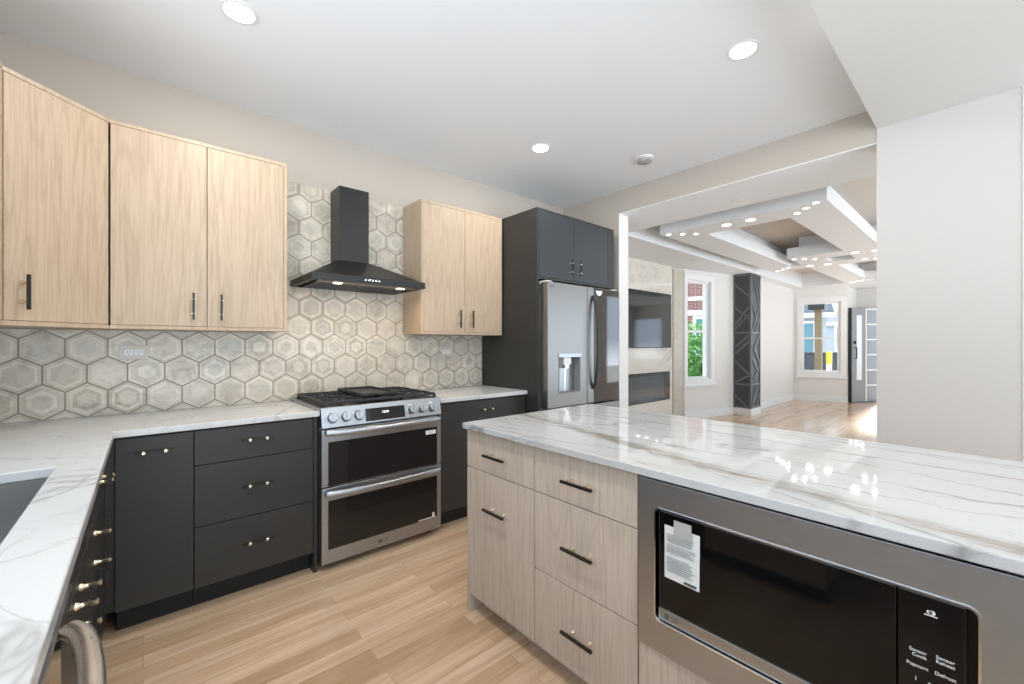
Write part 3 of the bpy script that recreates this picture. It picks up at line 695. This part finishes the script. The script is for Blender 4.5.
mb = MB(); mb.slab([1.028, 1.04, 1.254, 1.266], [2.585, 2.60, 3.02, 3.035], lambda x, y: True, .966, .973, IRON)
mb.slab([1.028, 1.04, 1.254, 1.266], [2.585, 2.60, 3.02, 3.035], lambda x, y: not (1.04 < x < 1.254 and 2.6 < y < 3.02), .973, .986, IRON); mb.build('plate', tg, bevel=.002)
mb = MB(); mb.sweep([(1.11, 2.586, .977), (1.12, 2.560, .980), (1.175, 2.560, .980), (1.185, 2.586, .977)], .006, .006, IRON); mb.build('handle', tg, smooth=True)

# ---------------------------------------------------------------- hood
t = thing('range_hood', 'black chimney range hood over the range', 'range hood', (1.115, 2.95, 1.68))
HX0, HX1, HY0, HY1, HZ = .745, 1.492, 2.628, 3.1195, 1.682
mb = MB(); mb.box(1.008, 1.215, 2.94, HY1, 1.86, 2.380, HOODM); mb.build('chimney', t, bevel=.0015)
mb = MB()
lip = .040; e = .028
b0 = [(HX0, HY0), (HX1, HY0), (HX1, HY1), (HX0, HY1)]; c0_ = [(.998, 2.93), (1.225, 2.93), (1.225, HY1), (.998, HY1)]
i0 = [(HX0+e, HY0+e), (HX1-e, HY0+e), (HX1-e, HY1-e), (HX0+e, HY1-e)]
mb.rings([[(x, y, HZ+.012) for x, y in i0], [(x, y, HZ) for x, y in i0], [(x, y, HZ) for x, y in b0], [(x, y, HZ+lip) for x, y in b0], [(x, y, 1.868) for x, y in c0_]], HOODM)
cn = mb.build('canopy', t, bevel=.0015)
HF = mat('filter_dark', (.045, .042, .04), .35, .6)
for x0, x1 in ((HX0+.06, 1.112), (1.124, HX1-.06)):
    mb = MB(); mb.box(x0, x1, HY0+.12, HY1-.05, HZ-.004, HZ+.011, HF)
    for k in range(9): mb.box(x0+.02, x1-.02, HY0+.15+k*.032, HY0+.162+k*.032, HZ-.006, HZ-.004, HF)
    mb.build('filter', t)
mb = MB(); mb.box(HX0+.05, HX1-.05, HY0+.045, HY0+.112, HZ-.003, HZ+.011, mat('hood_rail', (.20, .18, .16), .35, .5)); mb.build('light_rail', t)
for x in (.921, 1.346):
    mb = MB(); mb.lathe((x, 2.715, HZ-.003), (0, 0, -1), [(0, .028), (.002, .028), (.003, .022)], LAMPW, 20); l = mb.build('lamp', t, smooth=True)
    area_light('hood_lamp_light', Vector((x, 2.715, HZ-.010))-t.location, .05, 1.2, (1, .80, .58), parent=t)
for k in range(5):
    mb = MB(); x = 1.066+k*.0225; mb.lathe((x, HY0, HZ+.020), (0, -1, 0), [(0, .0075), (.004, .0075), (.005, .006)], CHROME, 14); mb.build('button', t, smooth=True)

# ---------------------------------------------------------------- outlets
def outlet(x, z, label, wd, ht, m):
    t = thing('wall_outlet', label, 'outlet', (x, 3.12, z))
    mb = MB(); mb.box(x-wd/2, x+wd/2, 3.1155, 3.1215, z-ht/2, z+ht/2, m); mb.build('plate', t, bevel=.002)
    for s in (-1, 1):
        mb = MB(); c = x+s*wd*.17; mb.box(c-.017, c+.017, 3.1135, 3.1155, z-.015, z+.015, WHITEP)
        for k in (-.006, .006): mb.box(c+k-.0012, c+k+.0012, 3.1128, 3.1136, z-.002, z+.008, BLACK)
        mb.box(c-.002, c+.002, 3.1128, 3.1136, z-.010, z-.006, BLACK); mb.build('socket', t)
outlet(-.038, 1.248, 'pale double outlet plate on the tiles under the left wall cabinets', .122, .078, mat('plate_beige', (.60, .57, .50), .4))
outlet(1.98, 1.228, 'beige outlet plate on the tiles right of the range', .115, .075, mat('plate_tile_beige', (.58, .54, .47), .4))

# ---------------------------------------------------------------- island
IX = 1.19
t = thing('island_cabinet', 'oak island cabinet with one drawer over one door at the far end', 'cabinet', (1.6, 1.45, 0))
IZ = .8865
mb = MB(); mb.box(1.212, 1.80, 1.224, 1.671, .078, IZ, OAK_COOL); mb.build('body', t)
mb = MB(); mb.box(1.2115, 2.08, 1.672, 1.690, 0, IZ, OAK_COOL); mb.box(1.19, 1.2115, 1.672, 1.690, 0, .083, OAK_COOL); mb.build('end_panel', t, bevel=.001)
mb = MB(); mb.box(1.268, 1.284, 1.224, 1.671, 0, .078, OAK_COOL); mb.build('toe_kick', t)
front_x(t, 'drawer', 1.222, 1.691, .702, .884, IX, OAK_COOL, (1.452, .79, 'h'), th=.02)
front_x(t, 'door', 1.222, 1.691, .086, .702, IX, OAK_COOL, (1.452, .545, 'h'), th=.02)
t = thing('island_cabinet', 'oak island cabinet of three drawers beside the microwave', 'cabinet', (1.6, 1.0, 0))
mb = MB(); mb.box(1.212, 1.80, .75, 1.220, .078, IZ, OAK_COOL); mb.build('body', t)
mb = MB(); mb.box(1.268, 1.284, .748, 1.222, 0, .078, OAK_COOL); mb.build('toe_kick', t)
for z0, z1, hz in ((.702, .884, .79), (.392, .702, .543), (.086, .392, .236)):
    front_x(t, 'drawer', .747, 1.222, z0, z1, IX, OAK_COOL, (.978, hz, 'h'), th=.02)
t = thing('island_cabinet', 'oak island cabinet housing the microwave above a low front', 'cabinet', (1.6, .35, 0))
mb = MB(); mb.slab([-.06, -.04, .733, .748], [.078, .34, .36, .8865], lambda y, z: y < -.04 or y > .733 or z < .36, 1.212, 1.80, OAK_COOL, 'yzx'); mb.build('body', t)
mb = MB(); mb.box(1.268, 1.284, -.06, .748, 0, .078, OAK_COOL); mb.build('toe_kick', t)
front_x(t, 'drawer', -.06, .7455, .086, .354, IX, OAK_COOL, None, th=.02)
t = thing('island_cabinet', 'oak island cabinet past the microwave out of frame', 'cabinet', (1.6, -.7, 0))
mb = MB(); mb.box(1.212, 1.80, -1.36, -.062, .078, IZ, OAK_COOL); mb.build('body', t)
front_x(t, 'door', -.70, -.062, .086, .884, IX, OAK_COOL, None, th=.02); front_x(t, 'door', -1.36, -.70, .086, .884, IX, OAK_COOL, None, th=.02)
t = thing('island_back_panel', 'oak panel closing the living room side of the island', 'panel', (1.85, .1, 0))
mb = MB(); mb.box(1.805, 1.825, -1.36, 1.665, 0, IZ, OAK_COOL); mb.build('panel', t)

# microwave
t = thing('microwave', 'built-in stainless microwave in the island front', 'microwave', (1.3, .35, .36))
MX = 1.179; my0, my1 = -.045, .738; mz0, mz1 = .358, .877
oy0, oy1, oz0, oz1 = .014, .682, .452, .797
# trim kit with one rounded opening corner on each side
def rrect(y0, y1, z0, z1, r, n=6):
    P = []
    for cy, cz, a0 in ((y1-r, z1-r, 0), (y0+r, z1-r, PI/2), (y0+r, z0+r, PI), (y1-r, z0+r, 1.5*PI)):
        for k in range(n+1): a = a0+PI/2*k/n; P.append((cy+r*math.cos(a), cz+r*math.sin(a)))
    return P
def frame(mb, outer, inner, x0, x1, m):
    n = len(outer)
    O0 = [(x0, *p) for p in outer]; I0 = [(x0, *p) for p in inner]; O1 = [(x1, *p) for p in outer]; I1 = [(x1, *p) for p in inner]
    vs = O0+I0+I1+O1; fs = []
    for a in range(4):
        b = (a+1) % 4
        for k in range(n): fs.append((a*n+k, a*n+(k+1) % n, b*n+(k+1) % n, b*n+k))
    mb.add(vs, fs, m)
mb = MB(); frame(mb, rrect(my0, my1, mz0, mz1, .002), rrect(oy0, oy1, oz0, oz1, .018), MX, MX+.022, STEEL_MW); mb.build('trim_frame', t, bevel=.001)
mb = MB(); frame(mb, rrect(oy0-.0005, oy1+.0005, oz0-.0005, oz1+.0005, .0185), rrect(oy0+.0035, oy1-.0035, oz0+.0035, oz1-.0035, .0155), MX-.003, MX+.03, CHROME); mb.build('inner_bezel', t)
mb = MB(); mb.box(1.225, 1.65, oy0+.006, oy1-.006, oz0+.004, oz1-.004, BLACK); mb.build('body', t)
mb = MB(); mb.box(MX+.006, MX+.045, .1325, oy1-.010, oz0+.042, oz1-.008, GLASSB); d = mb.build('door', t, bevel=.003)
mb = MB(); mb.box(MX+.005, MX+.045, .1325, oy1-.010, oz0+.006, oz0+.041, STEEL); band = mb.build('door_rail', d, bevel=.002)
mb = MB(); logo_mark(mb, (MX+.0045, .645, oz0+.0235), (0, -1, 0), (0, 0, 1), .017, LOGO); mb.build('badge', d)
mb = MB(); mb.box(MX+.006, MX+.045, oy0+.018, .1305, oz0+.006, oz1-.008, GLASSB); cpn = mb.build('control_panel', t, bevel=.003)
mb = MB(); R_, U_ = (0, -1, 0), (0, 0, 1); xx = MX+.0052
for s, y, z, sz in (('Sensor', .100, .671, .0095), ('Cook', .098, .662, .0095), ('Popcorn', .101, .641, .0095), ('Sensor', .061, .674, .0095), ('Reheat', .061, .665, .0095), ('Defrost', .061, .641, .0095),
                    ('1', .103, .614, .011), ('2', .083, .612, .011), ('3', .060, .610, .011), ('4', .103, .588, .011), ('5', .083, .586, .011), ('6', .060, .584, .011), ('7', .103, .562, .011), ('8', .083, .560, .011), ('9', .060, .558, .011), ('0', .083, .534, .011)):
    mb = MB(); text_mesh(mb, s, sz, (xx, y, z), R_, U_, LETTER); mb.build('key_lettering', cpn)
mb = MB()
for a, r in ((.084, .0035), (.079, .0045), (.0815, .003)): mb.lathe((xx, a, .758), (-1, 0, 0), [(0, r), (.0005, r)], LETTER, 12)
mb.box(xx-.0005, xx, .072, .091, .7505, .7525, LETTER); mb.build('panel_symbol', cpn)
# paper taped to the microwave door
t = thing('paper_notice', 'white printed sheet taped to the microwave door', 'paper', (1.19, .6, .59))
xx = MX+.0045
mb = MB(); mb.hexa([(xx, .652, .594), (xx-.004, .545, .594), (xx-.003, .545, .594), (xx+.001, .652, .594), (xx, .652, .751), (xx-.001, .545, .751), (xx, .545, .751), (xx+.001, .652, .751)], PAPER); mb.build('sheet', t)
mb = MB()
rr = random.Random(3)
for k in range(22):
    z = .727-k*.0052
    if k in (5, 11, 12): continue
    yb = .555+rr.random()*.02
    mb.box(xx-.0046, xx-.0040, yb, .643, z, z+.0022, INK)
mb.box(xx-.0048, xx-.0042, .553, .59, .598, .606, LOGO); mb.build('printed_lines', t)
mb = MB(); mb.box(xx-.0055, xx-.0048, .567, .620, .726, .775, TAPE); mb.build('tape', t)

# ---------------------------------------------------------------- kitchen ceiling fittings
def can(x, y, z, label, group, r=.075, power=CAN_POWER, on=True, cat='recessed light'):
    t = thing('recessed_light', label, cat, (x, y, z), group=group)
    mb = MB(); mb.lathe((x, y, z-.0005), (0, 0, -1), [(0, r), (.004, r), (.006, r*.9), (.003, r*.80)], WHITEP, 32); mb.build('trim_ring', t, smooth=True)
    mb = MB(); mb.lathe((x, y, z-.004), (0, 0, -1), [(0, r*.80), (.0012, r*.79)], LAMP if on else LAMPOFF, 32); mb.build('lens', t)
    if on: area_light('recessed_light_beam', (0, 0, -.012), r*1.5, power, parent=t)
    return t
can(.325, 2.236, CZ, 'lit recessed ceiling light above the left wall cabinets', 'kitchen recessed lights')
can(2.294, .836, CZ, 'lit recessed ceiling light above the island', 'kitchen recessed lights')
can(2.28, 2.272, CZ, 'lit recessed ceiling light nearest the refrigerator', 'kitchen recessed lights')
can(.325, .836, CZ, 'lit recessed ceiling light above the camera', 'kitchen recessed lights')
for x in (.325, 2.294): can(x, -1.3, 2.655, 'added unseen recessed light in the soffit behind the camera', 'added soffit lights')  # unseen lamps, added because the kitchen needs more light
t = thing('smoke_detector', 'round white smoke detector on the kitchen ceiling', 'smoke detector', (3.034, 1.845, CZ))
mb = MB(); mb.lathe((3.034, 1.845, CZ-.0005), (0, 0, -1), [(0, .070), (.010, .070), (.014, .062)], WHITEP, 28); mb.build('base', t, smooth=True)
mb = MB(); mb.lathe((3.034, 1.845, CZ-.0145), (0, 0, -1), [(0, .056), (.018, .056), (.026, .040), (.028, .02)], mat('detector_grey', (.36, .36, .36), .5), 28); mb.build('sensor_head', t, smooth=True)
# living room fittings
can(3.985, 1.50, LZ, 'unlit round downlight in the ceiling border just past the opening', None, .055, on=False)
can(6.30, 3.03, LZ, 'unlit round downlight in the border above the television panel', None, .055, on=False)
can(4.55, 3.05, LZ, 'unlit round downlight in the border near the left jamb', None, .055, on=False)
ZR = LZ+.005; k_ = (ZR-1.295)/1.305
def spot(px, py, label, group, r):
    x, y = px*k_, py*k_
    t = thing('spotlight', label, 'spotlight', (x, y, ZR), group=group)
    mb = MB(); mb.lathe((x, y, ZR-.0005), (0, 0, -1), [(0, r), (.003, r), (.003, r*.86)], CHROME if r < .04 else WHITEP, 20); mb.build('trim_ring', t, smooth=True)
    mb = MB(); mb.lathe((x, y, ZR-.0036), (0, 0, -1), [(0, r*.84), (.001, r*.83)], LAMP, 20); mb.build('lens', t)
    area_light('spotlight_beam', (0, 0, -.010), r*1.6, SPOT_POWER*(1 if r < .04 else 1.8), (1, .98, .95), parent=t)
C3 = ['outermost', 'middle', 'innermost']
for nm, pts in (('near left corner of the hung beams', ((4.712, 2.542), (4.813, 2.424), (4.924, 2.314))),
                ('near right corner of the hung beams', ((4.667, 1.073), (4.784, 1.179), (4.899, 1.283))),
                ('far left corner of the nearer hung beam', ((8.53, 2.533), (8.408, 2.412), (8.274, 2.299))),
                ('far right corner of the nearer hung beam', ((8.53, 1.05), (8.394, 1.169), (8.306, 1.285))),
                ('near left corner of the farther hung beam', ((7.516, 2.008), (7.638, 1.901), (7.758, 1.796))),
                ('far left corner of the farther hung beam', ((11.261, 1.972), (11.182, 1.871), (11.094, 1.765)))):
    for c, (x, y) in zip(C3, pts): spot(x, y, '%s small spotlight at the %s' % (c, nm), 'small beam spotlights', .030)
for nm, pts in (('nearest cross bar of the hung beams', ((4.804, 1.919), (4.792, 1.673))), ('far bar of the nearer hung beam', ((8.36, 2.004), (8.403, 1.768))), ('near bar of the farther hung beam', ((7.62, 1.29), (7.669, 1.068)))):
    for c, (x, y) in zip(('left', 'right'), pts): spot(x, y, '%s large spotlight of the pair on the %s' % (c, nm), 'large beam spotlights', .052)

# ---------------------------------------------------------------- living room objects
t = thing('feature_wall_panel', 'tall beige veined marble panel carrying the television and fireplace', 'wall panel', (5.2, 3.55, 0))
mb = MB(); mb.slab([3.66, 5.0, 6.522, 6.592], [0, .388, .848, LZ-.002], lambda x, z: not (5.0 < x < 6.522 and .388 < z < .848), 3.50, 3.61, MARBLE_TV, 'xzy'); mb.build('panel', t, bevel=.003)
t = thing('stone_strip', 'narrow beige stone strip between marble panel and narrow window', 'wall strip', (6.8, 3.48, 0))
da = (Vector(PB)-Vector(PA)).normalized(); na = Vector((da.y, -da.x))
q = lambda s, o: tuple(Vector(PA)+da*s+na*o)
mb = MB(); mb.prism([q(.085, .002), q(.085, .022), q(.325, .022), q(.325, .002)], 0, LZ-.02, STONE_STRIP); mb.build('strip', t)
mb = MB(); mb.prism([q(.326, .002), q(.326, .030), q(.352, .030), q(.352, .002)], 0, LZ-.02, mat('strip_edge_light', (.70, .67, .60), .4)); mb.build('edge_trim', t)
t = thing('television', 'flat black television on the marble panel', 'television', (5.76, 3.48, 1.23))
mb = MB(); mb.box(5.03, 6.494, 3.458, 3.49, 1.235, 2.10, BLACK); mb.build('bezel', t, bevel=.003)
mb = MB(); mb.box(5.038, 6.486, 3.4565, 3.4579, 1.248, 2.092, SCREEN); mb.build('screen', t)
mb = MB(); mb.box(5.5, 6.0, 3.4905, 3.4995, 1.45, 1.85, BLACK); mb.build('wall_mount', t)
t = thing('fireplace', 'long black electric fireplace set into the marble panel', 'fireplace', (5.76, 3.52, .39))
mb = MB(); mb.slab([5.004, 5.03, 6.49, 6.518], [.392, .43, .80, .844], lambda x, z: not (5.03 < x < 6.49 and .43 < z < .80), 3.497, 3.60, GLASSB, 'xzy'); mb.box(5.03, 6.49, 3.59, 3.60, .43, .80, mat('firebox_grey', (.30, .33, .35), .4)); mb.build('firebox', t)
mb = MB(); rr = random.Random(9)
for k in range(120):
    x = 5.05+rr.random()*1.42; y = 3.52+rr.random()*.055; r = .008+rr.random()*.008
    mb.lathe((x, y, .432), (0, 0, 1), [(0, r*.6), (r*.5, r), (r*1.2, r*.8), (r*1.6, r*.2)], mat('ember_crystal', (.75, .78, .8), .15) if k == 0 else bpy.data.materials['ember_crystal'], 6)
o = mb.build('crystal_bed', t); o['kind'] = 'stuff'
mb = MB(); mb.box(5.012, 6.51, 3.4945, 3.4965, .40, .836, mat('smoked_pane', (.55, .58, .6), .02, trans=.9, ior=1.3)); mb.build('front_glass', t)
# dark slatted column
t = thing('column', 'square charcoal column with raised diagonal slats by the side wall', 'column', (8.43, 3.0, 0))
KX0, KX1, KY0, KY1 = 8.2, 8.66, 2.85, 3.148; KZ0, KZ1 = .13, LZ-.006
mb = MB(); mb.box(KX0+.014, KX1, KY0+.014, KY1, KZ0, KZ1, COLG); mb.build('shaft', t)
mb = MB(); mb.box(KX0-.002, KX1, KY0-.002, KY1, 0, KZ0-.001, TRIM); mb.build('plinth', t, bevel=.003)
W_ = .033
def face_slats(kind, segs, m):
    for k, (u0, za, u1, zb) in enumerate(segs):
        mb = MB()
        if kind == 'x': P = lambda u, z: (KX0+.007, KY1-(KY1-KY0-.02)*u, z); up = (1, 0, 0)
        else: P = lambda u, z: (KX0+.02+(KX1-KX0-.035)*u, KY0+.007, z); up = (0, 1, 0)
        mb.bar(P(u0, za), P(u1, zb), W_, .016, m, up=up); mb.build('slat', t)
HB = [.56, 1.50]
segx = [(0, KZ0, 0, KZ1), (1, KZ0, 1, KZ1), (0, KZ0+.015, 1, KZ0+.015), (0, KZ1-.016, 1, KZ1-.016), (0, .56, 1, .56), (0, 1.50, 1, 1.50),
        (0, 2.40, 1, 2.14), (0, 1.98, 1, 1.74), (0, 1.62, 1, 1.98), (0, 1.54, 1, 1.86),
        (0, 1.22, 1, 1.47), (0, 1.10, 1, 1.36), (0, 1.02, 1, .72), (0, .58, .9, .72), (0, .38, .8, .16)]
face_slats('x', segx, COLG2)
segy = [(0, KZ0, 0, KZ1), (1, KZ0, 1, KZ1), (0, KZ0+.015, 1, KZ0+.015), (0, KZ1-.016, 1, KZ1-.016), (0, .56, 1, .56), (0, 1.50, 1, 1.50),
        (.25, 2.55, .95, 1.98), (.55, 2.55, .98, 2.2), (.1, 2.05, .7, 1.70), (.95, 1.98, .1, 1.52), (.98, 1.8, .45, 1.52),
        (.95, 1.46, .3, 1.20), (.3, 1.20, .95, .95), (.05, 1.06, .72, .80), (.72, .80, .1, .60), (.95, .92, .4, .60),
        (.1, .18, .9, .53), (.1, .18, .5, .53), (.55, .18, .95, .36)]
face_slats('y', segy, COLG2)
# front door leaf, open into the room
ang = math.atan2(2.09-1.66, 11.70-12.50)
t = thing('front_door', 'grey front door standing open with a narrow lite and frosted panes', 'door', (12.50, 1.645, 0), ang)
DL = .90
def dbox(mb, s0, s1, z0, z1, m, y0=-.022, y1=.022): mb.box(s0, s1, y0, y1, z0, z1, m)
mb = MB(); mb.slab([0, .05, .43, .50, .56, .70, DL-.08, DL], [.012, .34, .38, .46, 1.97, 2.0, 2.05, 2.09], lambda x, z: True, -.022, .022, DOORF, 'xzy'); mb.build('leaf', t, bevel=.003, local=True)
mb = MB(); mb.box(DL-.03, DL+.002, -.024, .024, .012, 2.09, BLACK); mb.build('latch_edge', t, local=True)
for zi in range(6):
    z0 = .06+zi*.338; mb = MB(); mb.box(.05, .44, -.026, .026, z0, z0+.305, FROST); mb.build('frosted_pane', t, local=True)
    mb = MB(); mb.box(.045, .445, -.028, .028, z0+.306, z0+.336, TRIM); mb.build('glazing_bar', t, local=True)
mb = MB(); mb.box(.458, .49, -.028, .028, .03, 2.08, TRIM); mb.build('mullion', t, local=True)
mb = MB(); mb.box(.60, .74, -.026, .026, .50, 1.93, LITE); mb.build('narrow_lite', t, local=True)
mb = MB()
mb.sweep([(DL-.10, .022, .98), (DL-.10, .07, .98), (DL-.10, .07, 1.22), (DL-.10, .022, 1.22)], .011, .011, BLACK, up=(1, 0, 0)); mb.lathe((DL-.10, .022, 1.33), (0, 1, 0), [(0, .032), (.02, .03), (.035, .02)], BLACK, 16)
mb.sweep([(DL-.10, -.022, .98), (DL-.10, -.07, .98), (DL-.10, -.07, 1.22), (DL-.10, -.022, 1.22)], .011, .011, BLACK, up=(1, 0, 0)); mb.lathe((DL-.10, -.022, 1.33), (0, -1, 0), [(0, .032), (.02, .03), (.035, .02)], BLACK, 16)
mb.build('handle_set', t, smooth=True, local=True)

# ---------------------------------------------------------------- outdoors
mb = MB(); mb.box(12.75, 40, -14, 34, -.5, -.3, CONC); mb.box(-6, 12.75, 4.3, 34, -.5, -.3, CONC); struct(mb.build('ground'), 'pale pavement outside the windows', 'ground')
def P(px, py, d):           # point seen at a pixel, at a depth along the view
    l = (px-512)/421; v = (344-py)/421
    ex = Vector((.7522, -.6590)); fw = Vector((.6590, .7522)); p = (ex*l+fw)*d
    return Vector((p.x, p.y, 1.295+v*d))
def ext_house(name, label, c, rz, W, D, H, wallm, roofm, wins, roofh=1.6, band=None):
    t = thing(name, label, 'house', c, rz)
    mb = MB(); mb.box(-W/2, W/2, 0, D, 0, H, wallm); mb.build('walls', t, local=True)
    mb = MB(); mb.add([(-W/2-.3, -.35, H), (W/2+.3, -.35, H), (W/2+.3, D+.3, H), (-W/2-.3, D+.3, H), (-W/2-.3, D/2, H+roofh), (W/2+.3, D/2, H+roofh)], [(0, 1, 5, 4), (2, 3, 4, 5), (0, 4, 3), (1, 2, 5), (3, 2, 1, 0)], roofm); mb.build('roof', t, local=True)
    mb = MB(); mb.box(-W/2-.32, W/2+.32, -.40, -.34, H-.16, H+.06, EXTWHITE); mb.build('eaves_board', t, local=True)
    if band:
        for z0, z1 in band: mb = MB(); mb.box(-W/2-.02, W/2+.02, -.06, -.005, z0, z1, EXTWHITE); mb.build('band_course', t, local=True)
    for x, z, ww, hh in wins:
        mb = MB(); mb.slab([x-ww/2-.12, x-ww/2, x+ww/2, x+ww/2+.12], [z-.12, z, z+hh/2-.04, z+hh/2+.04, z+hh, z+hh+.12], lambda a, b: not (x-ww/2 < a < x+ww/2 and (z < b < z+hh/2-.04 or z+hh/2+.04 < b < z+hh)), -.07, -.004, EXTWHITE, 'xzy'); f = mb.build('window_frame', t, local=True)
        mb = MB(); mb.box(x-ww/2, x+ww/2, -.03, -.005, z, z+hh, TEAL); mb.build('pane', f, local=True)
    return t
def yaw_at(p): return math.atan2(p.y, p.x)-PI/2
p = P(694, 344, 17)
ext_house('brick_house', 'red brick house with white trim seen through the narrow window', (p.x, p.y, -.3), yaw_at(p), 5.2, 5, 5.0, BRICKM, ROOFM, [(-1.2, 1.1, .9, 1.5), (.45, 1.1, .75, 1.5)], 1.2, [(2.75, 2.95), (3.35, 3.5)])
p = P(812, 344, 22)
ext_house('grey_house', 'grey house with teal windows seen left of the porch post', (p.x-.9, p.y+.9, -.3), yaw_at(p)+.12, 3.4, 4, 3.1, SIDING, ROOFM, [(-.75, 1.15, .65, 1.5), (.75, 1.15, .8, 1.5)], 1.4)
p = P(846, 344, 27)
ext_house('pale_house', 'pale house with slate roof seen on the right of the porch post', (p.x+1.2, p.y-.5, -.3), yaw_at(p)-.1, 4.4, 4, 3.0, SIDING, ROOFM, [(-.8, 1.2, .8, 1.5), (.8, 1.2, .8, 1.5)], .9)
# porch post with a lamp box on top
pp = P(818.5, 344, 12.4)
t = thing('porch_post', 'brown timber porch post under a dark lamp box', 'post', (pp.x, pp.y, -.3))
mb = MB(); mb.box(pp.x-.085, pp.x+.085, pp.y-.085, pp.y+.085, -.3, 2.30, POSTM); mb.build('shaft', t, bevel=.01)
mb = MB(); mb.box(pp.x-.26, pp.x+.26, pp.y-.2, pp.y+.2, 2.30, 2.56, BLACK); mb.build('lamp_box', t, bevel=.01)
# dark picket fence
fa, fb = P(797, 344, 15.5), P(846, 344, 15.0)
t = thing('fence', 'dark weathered board fence outside the front window', 'fence', (fa.x, fa.y, -.3))
mb = MB(); n = 22
for i in range(n):
    a = fa.lerp(fb, i/n); b = fa.lerp(fb, (i+.9)/n); wall_seg(a.xy, b.xy, -.3, .97+.02*(i % 2), .03, FENCE, mb)
mb.build('boards', t)
mb = MB(); wall_seg(fa.xy, fb.xy, .90, .99, .07, EXTWHITE if False else FENCE, mb); mb.build('top_rail', t)
yp = P(829, 344, 14.2)
t = thing('bollard', 'yellow bollard with white cap outside the front window', 'bollard', (yp.x, yp.y, -.3))
mb = MB(); mb.lathe((yp.x, yp.y, -.3), (0, 0, 1), [(0, .08), (1.25, .08)], EXTWHITE, 14); mb.build('pole', t, smooth=True)
mb = MB(); mb.lathe((yp.x, yp.y, .62), (0, 0, 1), [(0, .09), (.38, .09), (.42, .05)], YEL, 14); mb.build('yellow_cap', t, smooth=True)
def leafy(name, label, c, rad, n, seed, mats, cat):
    rr = random.Random(seed); t = thing(name, label, cat, (c[0], c[1], -.3)); mb = MB()
    for k in range(n):
        th, ph = rr.random()*2*PI, math.acos(2*rr.random()-1); r = rr.random()**.35
        p = Vector((c[0]+rad[0]*r*math.sin(ph)*math.cos(th), c[1]+rad[1]*r*math.sin(ph)*math.sin(th), c[2]+rad[2]*r*math.cos(ph)))
        a = Vector((rr.gauss(0, 1), rr.gauss(0, 1), rr.gauss(0, 1))).normalized(); b = a.orthogonal().normalized(); s = .045+.05*rr.random()
        cc = a.cross(b)*.012
        mb.add([p-a*s, p-b*s*.5+cc, p+a*s, p+b*s*.5+cc], [(0, 1, 2), (0, 2, 3)], mats[k % len(mats)])
    mb.build('foliage', t)
    mb = MB()
    for k in range(5):
        a = 2*PI*k/5; mb.sweep([(c[0], c[1], -.3), (c[0]+.1*math.cos(a), c[1]+.1*math.sin(a), .2), (c[0]+rad[0]*.5*math.cos(a), c[1]+rad[1]*.5*math.sin(a), c[2])], .02, .02, BARK, n=6)
    mb.build('stem', t)
q1 = P(699, 366, 10.5); leafy('shrub', 'leafy green shrub outside the narrow window', (q1.x, q1.y, .85), (.85, .85, 1.05), 2600, 5, [LEAF, LEAF2, LEAF], 'shrub')
q2 = P(800, 305, 36); leafy('tree', 'distant blue-green tree above the grey house', (q2.x, q2.y, 4.6), (3.0, 3.0, 2.0), 900, 6, [mat('leaf_bluegreen', (.13, .27, .25), .7)], 'tree')
